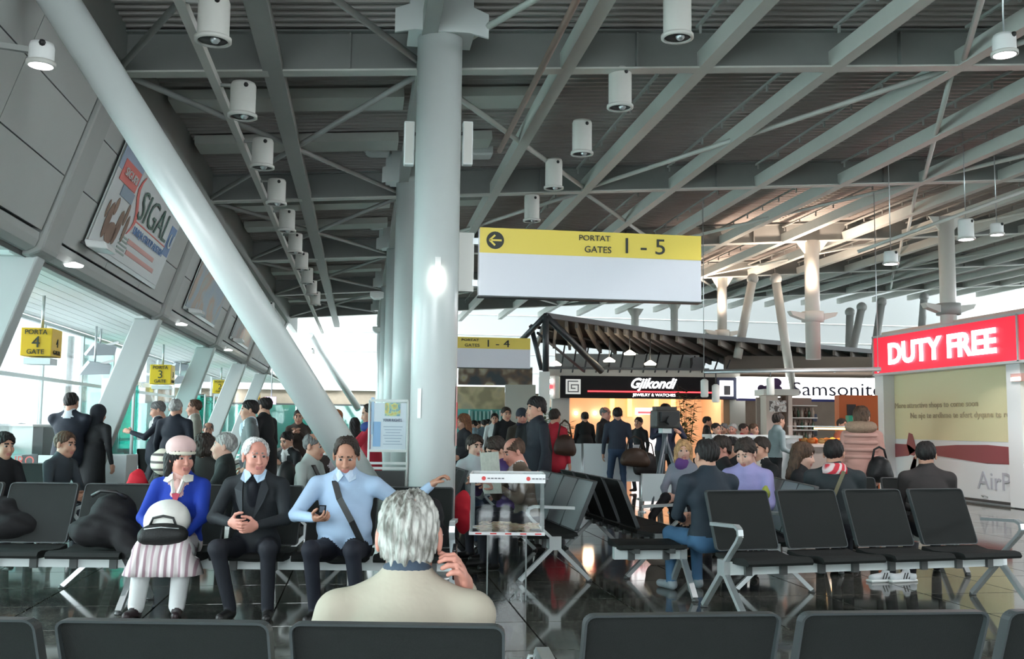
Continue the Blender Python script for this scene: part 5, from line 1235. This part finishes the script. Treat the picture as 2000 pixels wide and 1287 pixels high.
# man in the light blue shirt
x, y = bp(678, 7.50)
W3 = person('seated man in a light blue shirt, arm along the seatback, looking at a phone', x, y, -8, h=1.76, sit=True, lean=2, hy=4, hp=22, top=(.36,.49,.66), skin='tan', hair='receding', hc='dark', belly=.065, bulk=1.2,
    res=.0095, hres=.005, arms=((-.16,-.36,.72,-1,.3,-.5), (.63,.08,.935,.2,.4,-1)), bot=(.010,.012,.020), knees=((-.17,-.44,.51),(.12,-.44,.51)), feet=((-.15,-.32,.085),(.16,-.34,.085)), curl=(.85,.8), palm=((.6,-.2,.7),(0,-.1,-1)))
nb = W3['Nb']; cl = MB(); S_ = W3['S']
for s in (-1, 1): cl.prism([nb+A3(s*.056,.03,.045)*S_, nb+A3(s*.08,-.02,.02)*S_, nb+A3(s*.085,-.09,-.035)*S_, nb+A3(s*.04,-.118,-.06)*S_, nb+A3(s*.006,-.10,-.015)*S_, nb+A3(s*.04,-.06,.03)*S_], (0,-.010,.004))
cl.build('shirt_collar', tmat('cloth', (.48,.60,.74)), W3['o']); strap(W3, -1, .045, BLACK, .065)
p = W3['hands'][0]; o = MB().box((0,0,0), (.05,.012,.10), Matrix.Rotation(rad(-25), 3, 'X')).build('phone_body', mat('phone_black', (.01,.01,.012), .25)); 
ph = empty('mobile_phone', 'small black mobile phone held by the man in the light blue shirt', 'phone'); ph.location = W3['o'].location; ph.rotation_euler = W3['o'].rotation_euler; o.parent = ph; o.location = tuple(p+A3(.055,-.035,.045))
k_ = MB().box((0,0,0), (.036,.004,.045), Matrix.Rotation(rad(-25), 3, 'X')).build('screen', mat('phone_screen', (.08,.10,.13), .15), ph); k_.location = tuple(p+A3(.055,-.043,.065))
# near man from behind
x, y = bp(788, 2.86)
nearhair = mat('grey_white_hair', (.4,.4,.37), .6, spec=.3, kind=k_hair, p=((.12,.115,.10), (.46,.46,.43)))
W4 = person('near elderly man seen from behind, grey hair, beige sweater, hand at his ear', x, y, 172, h=1.78, sit=True, lean=20, hy=0, hp=2, top=(.40,.36,.29), skin='rosy', hair='bald', hc='grey', bulk=1.12, zs=.37,
    res=.010, hres=.0045, arms=((-.17,-.25,.885,-.25,-.35,-1), (.16,-.30,.50,.3,.3,-1)), bot=(.05,.05,.06), curl=(.9,.6), palm=((.9,.2,-.1),(0,0,-1)))
hat_geo(W4, 'hair', [], nearhair) if 0 else None
_hg = hair_geo('elder', .004); q = bpy.data.meshes.new('hair'); q.from_pydata((_hg[0]*W4['S']*HSC @ W4['Rh'].T+W4['Hd']).tolist(), [], _hg[1].tolist()); q.materials.append(nearhair); q.polygons.foreach_set('use_smooth', [True]*len(_hg[1])); link('hair', q, W4['o'])
nb = W4['Nb']; S_ = W4['S']; cl = []
for k in range(25):
    a = 2*pi*k/24; cl.append(nb+A3(.078*cos(a), .074*sin(a)-.006, .004+.030*sin(a))*S_)
q = MB()
for zz0, zz1, r0, r1 in ((-.005,.042,1.06,.93),):
    vs = [];
    for k in range(24):
        c = cl[k]; ce = nb+A3(0,-.006,0)*S_; d_ = c-ce; vs += [ce+d_*A3(r0,r0,1)+A3(0,0,zz0), ce+d_*A3(r1,r1,1)+A3(0,0,zz1), ce+d_*A3(r1*.9,r1*.9,1)+A3(0,0,zz1)]
    n = 24; fs = []
    for k in range(n): j = (k+1) % n; fs += [(k*3, j*3, j*3+1, k*3+1), (k*3+1, j*3+1, j*3+2, k*3+2)]
    q.add(vs, fs, True)
q.build('collar', mat('navy_collar', (.035,.055,.085), .7, bump=.2, bscale=60), W4['o'])
ph = MB().box((0,0,0), (.014,.048,.105)).build('mobile_phone', mat('phone_black', (0,0,0)), None, bev=.004); pp = Matrix.Rotation(rad(172), 3, 'Z') @ Vector(W4['hands'][0]+A3(.035,-.05,.07)); ph.location = pp+W4['o'].location; ph.rotation_euler = (rad(-20), 0, rad(172)); tag(ph, 'dark phone held to the near elderly man\'s ear', 'phone')

# ------------------------------------------------------------------ everyone else: (label, px, depth, world facing, options)
def pp_(label, px, D, face, **kw):
    x, y = bp(px, D); return person(label, x, y, face-8.5, **kw)
NAVY = (.012,.016,.026); BLK_ = (.010,.011,.013); JEAN = (.035,.06,.11)
# left side
P1 = pp_('tall man in a dark suit seen from behind at the gate counter', 132, 13.8, 180, h=1.78, top=NAVY, coat=.06, inner=(.5,.55,.6), hc='black', bulk=1.25, arms=('fold','fold'))
pp_('bulky figure in a black coat pressed beside the dark-suited man at the gate', 178, 13.9, 160, h=1.62, top=BLK_, coat=.3, hair='hood', hat=(.012,.014,.02), bulk=1.15, lean=8)
pp_('gate clerk with a headset sitting behind the counter at the left edge', 40, 17.2, 10, h=1.7, sit=True, zs=.5, top=(.03,.03,.04), inner=(.4,.4,.42), hc='black', hair='bob', fem=True, arms=('lap','lap'))
pp_('young man in a grey jacket seated in profile at the far left', 106, 10.6, 75, h=1.74, sit=True, lean=10, hy=0, hp=6, top=(.035,.045,.055), hc='brown', arms=('lap','lap'))
pp_('dark-clothed person cut by the left edge', -6, 10.2, 60, h=1.7, sit=True, lean=8, top=BLK_, hair='thick', hc='black', arms=('lap','lap'))
pp_('grey-cropped man in a dark suit handing over papers', 306, 15.2, -70, h=1.70, top=NAVY, coat=.06, inner=(.5,.5,.5), hc='salt', hp=18, arms=('read','read'))
pp_('white-haired man in a dark suit seen from behind in the queue', 338, 14.4, 175, h=1.72, top=NAVY, coat=.08, hc='grey', hair='neat', bulk=1.15)
pp_('man in a pale tweed jacket looking left behind the queue', 377, 16.4, -65, h=1.76, top=(.24,.24,.20), coat=.08, inner=(.6,.6,.62), hair='receding', hc='brown', hy=-10)
P8 = pp_('man with glasses and a grey sweater over a shirt, facing the queue', 486, 12.7, -72, h=1.68, top=(.13,.15,.15), inner=(.5,.6,.68), hc='black', hair='neat')
pp_('tall balding man in a black coat behind the grey-sweater man', 514, 14.0, -110, h=1.76, top=BLK_, coat=.3, hair='balding', hc='black', bulk=1.1)
pp_('curly dark-haired person in black seated with their back turned', 397, 10.6, 185, h=1.68, sit=True, top=(.03,.032,.03), collar=(.5,.3,.1), hair='curly', hc='dark', arms=('lap','lap'))
pp_('grey-haired man in a black jacket seated in left profile', 440, 10.1, -80, h=1.74, sit=True, hy=0, hp=-2, top=(.015,.02,.02), hair='neat', hc='grey', skin='pale', arms=('lap','lap'))
P13 = pp_('balding man in a pale short-sleeved shirt with backpack straps, right profile', 592, 10.6, 72, h=1.76, sit=True, lean=10, hp=6, top=(.36,.40,.38), sleeve=.5, bot=(.04,.07,.10), hair='balding', hc='salt', arms=('lap','lap'), belly=.03)
strap(P13, -1, .05, BLACK)
MB().ball(P13['Hc']+A3(.0,.19,.30), (.15,.10,.22), 14, 9).build('backpack', BLACK, P13['o'])
pp_('man in a brown jacket half hidden by the pale-shirted man', 624, 11.3, 60, h=1.74, sit=True, lean=14, hp=8, top=(.04,.03,.028), inner=(.45,.42,.45), hair='short', hc='brown', arms=('lap','lap'))
pp_('young man in a brown coat standing before the teal glass', 581, 17.2, 5, h=1.62, top=(.06,.045,.038), coat=.1, hc='dark', arms=('phone','phone'))
P17 = pp_('man in a red and blue jacket reading beside the poster stand', 722, 13.2, -75, h=1.66, top=(.42,.02,.04), coat=.08, collar=(.03,.06,.22), hp=15, hc='dark', hair='receding', arms=('read','read'))
MB().ball(P17['Sc']+A3(0,0,.0), (.19,.135,.085), 14, 8).build('blue_yoke', tmat('cloth', (.02,.05,.20)), P17['o'])
pp_('woman with red-brown hair behind the raking tube', 655, 16.5, 40, h=1.62, top=(.03,.03,.035), coat=.2, hair='bob', hc='ginger', fem=True)
pp_('person with black hair under the raking tube, seen from behind', 691, 18.5, 190, h=1.5, top=(.03,.03,.04), coat=.2, hair='wave', hc='black', fem=True)
pp_('man in white seated far back, below the brown-coated man', 553, 17.0, 30, h=1.7, sit=True, lean=20, hp=20, top=(.35,.35,.33), hc='black', arms=('read','read'))
pp_('dark-jacketed man seated far back by the queue, reading', 570, 15.0, -30, h=1.7, sit=True, lean=10, hp=20, top=BLK_, inner=(.5,.5,.5), hc='black', arms=('read','read'))
pp_('small distant head seen between the tweed jacket and the curly hair', 404, 17.5, 20, h=1.62, top=(.3,.25,.22), hair='balding', hc='salt', sit=True, zs=.6)
# centre
pp_('woman with long auburn hair in a dark dress right of the big column', 906, 15.0, -60, h=1.56, top=(.02,.02,.025), coat=.45, bot=(.02,.02,.025), hair='wave', hc='auburn', fem=True, arms=('bag','bag'))
pp_('man in a white shirt lounging on the bench behind the readers', 934, 12.0, 20, h=1.74, sit=True, lean=-14, hy=12, top=(.42,.47,.49), bot=(.03,.05,.09), hc='dark', hair='thick', arms=((-.42,-.2,.55,-1,.3,0),'lap'), skin='pale')
pp_('distant waiter-like figure in white shirt and dark tie', 965, 23, 0, h=1.66, top=(.5,.5,.5), bot=BLK_, hc='black')
pp_('dark-dressed man standing before the grey cabin', 987, 19, 20, h=1.74, top=BLK_, coat=.1, hc='dark')
P24 = pp_('man in a beanie and dark scarf before the grey cabin', 1018, 15.6, 10, h=1.66, top=(.055,.05,.04), coat=.1, hair='beanie', hat=(.03,.035,.05), skin='rosy')
MB().ball(P24['Nb']+A3(0,-.02,-.0), (.095,.10,.05), 14, 8).build('scarf', tmat('cloth', (.02,.02,.04)), P24['o'])
pp_('tall man in a long black coat with a turned-up collar, left profile', 1049, 12.1, -72, h=1.74, top=(.010,.013,.020), coat=.42, hair='thick', hc='black', bulk=1.15)
pp_('face half hidden behind the tall black coat', 1040, 13.6, -10, h=1.68, top=BLK_, coat=.3, hc='black')
P26 = pp_('man in a red jacket carrying a brown shoulder bag', 1082, 15.6, 150, h=1.66, top=(.38,.015,.03), coat=.06, bot=(.03,.035,.05), hc='dark', hair='neat')
V, Fc, _ = sdf_mesh([('e', (A3(0,0,0), A3(.26,.12,.17)), 0), ('c', (A3(-.2,0,-.08), A3(.2,0,-.1), .09, .1), 0, .05)], .02)
def soft(name, V, Fc, m_, parent): q = bpy.data.meshes.new(name); q.from_pydata(V.tolist(), [], Fc.tolist()); q.materials.append(m_); q.polygons.foreach_set('use_smooth', [True]*len(Fc)); return link(name, q, parent)
def bag(label, px, py, D, sc, col, rz=0, cat='bag', name='shoulder_bag', hl=.22):
    p = onD(px, py, D); s = empty(name, label, cat, p, rad(rz)); b_ = soft('bag_body', V*np.array(sc), Fc, tmat('bag', col, .5), s)
    MB().tube([(-.18*sc[0],0,.1*sc[2]),(-.12*sc[0],0,.17*sc[2]+hl*.7),(0,0,.17*sc[2]+hl),(.12*sc[0],0,.17*sc[2]+hl*.7),(.18*sc[0],0,.1*sc[2])], .013, 8).build('strap', tmat('bag', col, .5), s); return s
bag('brown soft bag hanging behind the man in the red jacket', 1103, 868, 15.3, (.6,.8,.9), (.045,.022,.015))
P28 = pp_('dark-haired man with glasses and a purple scarf seated over papers', 998, 10.7, -58, h=1.74, sit=True, lean=16, hp=24, top=(.06,.03,.12), hc='dark', hair='thick', arms=('read','read'))
P29 = pp_('balding man in a brown jacket seated reading a newspaper', 1034, 10.0, -68, h=1.74, sit=True, lean=14, hp=20, top=(.14,.11,.085), inner=(.6,.6,.6), hair='balding', hc='brown', skin='rosy', arms=('read','read'))
for I, nm in ((P29, 'brown'),):
    s = empty('newspaper', 'opened newspaper held up before the balding man in brown', 'newspaper'); s.location = I['o'].location; s.rotation_euler = I['o'].rotation_euler
    c = (I['hands'][0]+I['hands'][1])/2+A3(0,-.06,.08)
    for sg in (-1, 1): MB().prism([c+A3(0,-.02,-.16), c+A3(sg*.26,.06,-.14), c+A3(sg*.26,.02,.26), c+A3(0,-.06,.24)], (0,.004,0)).build('page', mat('newsprint', (.50,.47,.42), .8, vary=.25, scale=30), s)
rr = random.Random(4)
for k, (px, D) in enumerate(((925,27),(935,31),(944,29),(952,33),(960,30),(972,34))):
    pp_(['distant traveller in pale blue by the green doors','distant traveller in dark grey by the green doors','distant traveller in slate by the green doors','distant small traveller in teal by the green doors','distant traveller in mid blue by the green doors','distant traveller in black by the green doors'][k], px, D, rr.uniform(-180,180), h=1.5+.1*rr.random(), top=[(.18,.28,.34),(.05,.06,.07),(.10,.14,.17),(.06,.16,.18),(.10,.16,.28),(.02,.02,.02)][k], hc='black', res=.03, hres=.013)
# shop front
pp_('dark figure inside the jewellery shop entrance seen from behind', 1142, 24.6, 185, h=1.74, top=BLK_, coat=.1, hc='black', res=.022)
pp_('balding man in a black jacket facing the man with jeans', 1181, 19.9, 50, h=1.78, top=(.03,.03,.032), bot=(.035,.04,.035), hair='balding', hc='salt', skin='rosy')
P32 = pp_('man in a dark jacket and jeans with bags, seen from behind', 1206, 19.2, 182, h=1.76, top=(.03,.04,.06), bot=JEAN, hc='black', hair='neat', bulk=1.1, feet=((-.14,0,.085),(.14,.03,.085)))
bag('large brown leather bag slung behind the man with jeans', 1240, 892, 18.9, (1.0,1,1.0), (.05,.03,.02)); bag('dark travel bag on the right of the man with jeans', 1262, 905, 19.3, (.9,1,1.3), (.02,.018,.018), cat='bag')
P33 = pp_('cameraman in a dark vest standing behind a large camera', 1300, 17.3, 5, h=1.80, top=(.02,.025,.05), bot=(.02,.02,.022), hc='black', hair='neat', arms=('read','read'), bulk=1.1)
pp_('slender dark figure in profile inside the shop front', 1381, 24.5, 80, h=1.66, top=BLK_, coat=.2, hair='short', hc='black', fem=True, res=.022)
# camera on a tripod
p = onD(1299, 880, 16.6); s = empty('video_camera', 'large dark television camera on a tripod in front of the cameraman', 'camera', (p.x, p.y, 0), -YAW+.2)
MB().box((0,0,1.52), (.42,.34,.30)).build('camera_body', mat('camera_dark', (.035,.035,.033), .5), s, bev=.03); MB().box((.0,-.2,1.56), (.30,.14,.16)).build('matte_box', BLACK, s)
MB().lathe([(.06,0),(.07,.1),(.09,.2)], (0,-.17,1.5), 16, Matrix.Rotation(rad(90), 3, 'X')).build('lens', BLACK, s); MB().box((.0,.02,1.70), (.36,.2,.06)).build('top_handle', mat('camera_dark',(0,0,0)), s)
MB().box((0,0,1.33), (.16,.2,.08)).build('fluid_head', ALU, s); MB().tube([(0,0,.95),(0,0,1.3)], .05, 12).build('centre_post', mat('tripod_grey', (.12,.14,.16), .4), s)
for a in (90, 210, 330): MB().tube([(0,0,1.22),(.36*cos(rad(a)),.36*sin(rad(a)),.03)], [.035,.02], 8).build('leg', mat('tripod_grey',(0,0,0)), s)
# right seated group
P35 = pp_('blonde woman in grey with a purple scarf, black legs crossed', 1332, 11.8, -35, h=1.66, sit=True, lean=-6, hy=28, hp=2, top=(.22,.23,.28), bot=BLK_, skin='pale', hair='wave', hc='blonde', fem=True, arms=('lap','lap'), knees=((-.02,-.42,.62),(.10,-.44,.50)), feet=((-.02,-.78,.42),(.10,-.42,.085)))
MB().ball(P35['Nb']+A3(0,-.05,-.03), (.09,.08,.09), 12, 8).build('scarf', tmat('cloth', (.12,.05,.20)), P35['o'])
P36 = pp_('man in a dark jacket and jeans seated turned away at the empty bench', 1388, 8.4, -158, h=1.76, sit=True, lean=4, hp=4, top=(.020,.030,.042), bot=(.05,.12,.22), shoe=(.25,.28,.30), skin='mid', hc='black', hair='neat', bulk=1.22, arms=('lap','lap'), res=.011, hres=.006)
pp_('grey-templed man in black seated in profile among the right group', 1410, 11.2, -75, h=1.76, sit=True, top=BLK_, skin='rosy', hair='thick', hc='dark', arms=('lap','lap'))
pp_('man in a lavender sweater seated looking down', 1462, 10.0, -25, h=1.76, sit=True, lean=10, hp=26, hy=-15, top=(.30,.28,.52), skin='pale', hair='thick', hc='dark', arms=('lap','lap'), res=.012, hres=.006, bulk=1.08)
pp_('dark-haired man mostly hidden behind the lavender sweater', 1488, 11.3, -60, h=1.76, sit=True, top=BLK_, inner=(.5,.45,.4), hair='short', hc='dark', arms=('lap','lap'))
pp_('woman with long brown hair in black, seated in right profile', 1553, 10.2, 62, h=1.68, sit=True, lean=6, hp=12, top=BLK_, skin='pale', hair='wave', hc='brown', fem=True, arms=('lap','lap'))
P41 = pp_('man in a dark jacket and red-white scarf, seen from behind', 1630, 9.6, 165, h=1.76, sit=True, lean=6, hy=-12, top=(.025,.033,.037), hair='short', hc='black', bulk=1.22, arms=('lap','lap'), res=.012)
q = MB(); nb = P41['Nb']
q.lathe([(.075,.05),(.10,.035),(.125,-.01),(.13,-.05),(.09,-.06)], nb+A3(0,.01,0), 24); q.build('scarf', mat('red_white_scarf', (.6,.05,.07), .8, kind=k_stripes, p=('DIAGONAL', 7, (.55,.03,.05), (.68,.55,.55), .55)), P41['o'])
MB().bar(P41['Sc']+A3(-.08,.13,.03), P41['Hc']+A3(.10,.20,.10), .012, .035, (1,0,0)).build('bag_strap', mat('olive_strap', (.12,.11,.06), .6), P41['o'])
P42 = pp_('woman in a pink puffer jacket with a fur hood standing by the pillar', 1684, 11.7, 150, h=1.66, top=(.48,.26,.22), coat=.02, bot=BLK_, hair='thick', hc='brown', fem=True, bulk=1.2, arms=('d','d'), res=.012)
q = MB()
for k in range(6): q.tube([P42['Hc']+A3(.19*cos(a), .135*sin(a)+.0, .02+.085*k) for a in [2*pi*j/16 for j in range(17)]], .026, 6, cap=False)
q.build('quilted_rolls', tmat('cloth', (.50,.28,.24)), P42['o'])
fur = sdf_mesh([('e', (A3(0,.07,0), A3(.17,.10,.075)), 0), ('c', (A3(-.12,.02,.0), A3(.12,.02,.0), .06, .06), 0, .04)], .012, (), .03, lambda D, G: D+.008*np.sin(G[...,0]*160)*np.sin(G[...,1]*150)*np.sin(G[...,2]*170))
o = soft('fur_hood', fur[0]+P42['Nb']+A3(0,.0,.02), fur[1], mat('fur_brown', (.30,.20,.14), .9, vary=.3, scale=40, bump=.8, bscale=80), P42['o'])
bag('black handbag on the hip of the woman in pink', 1718, 915, 11.4, (.5,1,.85), (.012,.012,.013), hl=.10)
o = MB().box((0,0,0), (.10,.05,.13)).build('paper_bag', mat('printed_bag', (.5,.42,.42), .6, vary=.3, scale=20), None); o.location = onD(1660,935,11.7); tag(o, 'small printed paper bag in the hand of the woman in pink', 'bag')
pp_('woman in a grey top walking past the cafe counter', 1512, 16.8, 110, h=1.66, top=(.22,.27,.28), bot=BLK_, hair='short', hc='dark', fem=True, lean=8, arms=('bag','d'), feet=((-.1,.18,.085),(.1,-.2,.085)))
pp_('dark-haired man in a dark jacket alone, facing the mural', 1812, 9.7, 168, h=1.74, sit=True, lean=6, hy=-10, top=(.035,.03,.03), hair='short', hc='black', bulk=1.15, arms=('lap','lap'), res=.012)
for k, (px, D, col, hc, sk) in enumerate(((1240+8,21.5,BLK_,'black','mid'),(1415,19.5,(.10,.09,.09),'salt','mid'),(1432,19.2,(.25,.12,.10),'grey','rosy'),(1452,19.8,(.40,.02,.03),'dark','rosy'),(1472,18.9,(.14,.03,.14),'brown','mid'),(1398,18.8,BLK_,'black','mid'),(1645,19.6,(.4,.1,.05),'dark','tan'))):
    pp_(['man in black before the shop display','grey-haired customer behind the cafe counter','older customer in rust behind the cafe counter','customer in a red jacket behind the cafe counter','customer in purple at the cafe counter','customer in black at the left end of the cafe counter','barista beside the green tin'][k], px, D, rr.uniform(-60,60), h=1.48 if 0 < k < 6 else 1.6, top=col, hc=hc, skin=sk, res=.025, hres=.011)
pp_('man in black seated left of the grey-templed man', 1395+35, 12.8, -40, h=1.7, sit=True, top=BLK_, hair='thick', hc='black', arms=('lap','lap'))
pp_('dark figure seated near the tripod before the barrier', 1345+28, 14.5, 30, h=1.6, sit=True, top=BLK_, hair='short', hc='black', arms=('read','read'), res=.02)

# ------------------------------------------------------------------ luggage and clothes
def heap(label, name, cat, px, py, D, prims, col, rz=0, rough=.8, z=None):
    p = onD(px, py, D); s = empty(name, label, cat, (p.x, p.y, p.z if z is None else z), rad(rz)); Vv, Ff, _ = sdf_mesh(prims, .016, (), .05, lambda Dd, G: Dd+.008*np.sin(G[...,0]*31+G[...,2]*22)*np.sin(G[...,1]*27+G[...,2]*35)); soft('folds', Vv, Ff, tmat('cloth', col, rough), s); return s
zz = .47
s = heap('black coat heaped on the second visible seat left of the woman in blue', 'folded_coat', 'coat', 205, 1030, 7.55, [('e', (A3(0,0,.10), A3(.26,.18,.13)), 0), ('e', (A3(.05,.05,.22), A3(.17,.13,.16)), 0), ('c', (A3(.15,-.1,.1), A3(.30,-.2,-.12), .10, .09), 0)], (.006,.006,.007), z=zz)
MB().tube([(-.1,-.02,.36),(-.03,-.04,.40),(.08,-.04,.39),(.14,0,.34)], .014, 8).build('handle', BLACK, s)
heap('black bundle lying on the seat at the far left edge', 'folded_coat', 'coat', 20, 1040, 7.9, [('e', (A3(0,0,.09), A3(.28,.18,.12)), 0), ('e', (A3(-.08,.04,.2), A3(.18,.12,.12)), 0)], (.006,.006,.007), z=zz)
s = heap('black bag on the seat right of the man in the light blue shirt', 'travel_bag', 'bag', 832, 1035, 7.4, [('e', (A3(0,0,.1), A3(.17,.13,.12)), 0), ('e', (A3(.02,.05,.24), A3(.12,.09,.14)), 0)], (.007,.007,.009), z=zz)
MB().bar((.02,-.1,.16), (.12,-.08,.12), .02, .008).build('buckle', ALU, s)
s = heap('dark backpack standing on the floor behind the near left bench end', 'backpack', 'bag', 1045, 1290, 3.4, [('e', (A3(0,0,.12), A3(.10,.10,.13)), 0), ('e', (A3(.0,-.05,.17), A3(.07,.06,.06)), 0)], (.015,.013,.013), z=.33)
MB().box((0,0,-.17), (.16,.16,.31)).build('base_body', tmat('cloth', (.015,.013,.013)), s); MB().tube([(-.04,0,.22),(-.02,-.01,.29),(.03,-.01,.29),(.04,0,.22)], .008, 8).build('handle', ALU, s)
s = heap('yellow-green cloth pinched between two backs of the empty bench', 'cloth', 'cloth', 1496, 962, 8.3, [('e', (A3(0,0,0), A3(.035,.03,.07)), 0)], (.25,.28,.05))
s = heap('striped cream knitted bag behind the woman in blue', 'striped_bag', 'bag', 318, 902, 8.5, [('e', (A3(0,0,0), A3(.10,.10,.11)), 0)], (.6,.58,.5))
for c in s.children if len(s.children) else [o for o in bpy.data.objects if o.parent == s]: c.data.materials[0] = mat('cream_stripes', (.6,.58,.5), .8, kind=k_stripes, p=('Z', 5, (.08,.07,.07), (.62,.60,.50), .12))
pr_ = onZ(1222, 975, 0)
s = heap('beige shopping bag standing under the crossed legs', 'carrier_bag', 'bag', 1285, 1010, 10.2, [('e', (A3(0,0,.15), A3(.14,.1,.17)), 0)], (.38,.32,.27), z=.0)
# black suitcase stacks in the gate queue
p = onD(225, 900, 16.5); s = empty('suitcase', 'upright black suitcase in the queue left of the paper-holding man', 'suitcase', (p.x, p.y, 0), .1)
MB().box((0,0,.36), (.5,.28,.64)).build('shell', mat('case_black', (.012,.012,.014), .5), s, bev=.04); MB().tube([(-.12,0,.66),(-.12,0,.86),(.12,0,.86),(.12,0,.66)], .012, 8).build('handle', ALU, s)
for sx in (-.2,.2): MB().ball((sx,0,.03), .03, 8, 6).build('wheel', BLACK, s)
# red bag and sneakers seen under the benches
for k, (px, py, D, lb) in enumerate(((268,960,9.0,'red bag standing behind the bench at the blue woman\'s shoulder'),(905,1000,9.4,'red bag hanging low right of the big column'))):
    heap(lb, 'red_bag', 'bag', px, py, D, [('e', (A3(0,0,0), A3(.10,.08,.20)), 0)], (.50,.015,.03))
for k, (px, py, lb) in enumerate(((1722,1128,'white three-striped sneaker under the empty bench'),(1762,1128,'second white sneaker half hidden under the empty bench'))):
    p = onZ(px, py+8, 0); s = empty('sneaker', lb, 'shoe', (p.x, p.y, 0), rad(-80))
    Vv, Ff, _ = sdf_mesh([('c', (A3(0,.10,.045), A3(0,-.10,.035), .045, .036), 0), ('c', (A3(0,.09,.05), A3(0,.06,.10), .045, .04), 0, .04)], .008); soft('upper', Vv, Ff, tmat('shoe', (.62,.66,.68)), s)
    MB().box((0,0,.012), (.09,.29,.024)).build('sole', WHITE, s, bev=.01)
    for j in range(3): MB().bar((.046,-.02+.03*j,.03), (.042,.005+.03*j,.085), .006, .008).build('stripe', BLACK, s)
    MB().tube([(0,.09,.08),(0,.13,.36)], .055, 10).build('ankle_sock', tmat('cloth', (.015,.015,.02)), s)
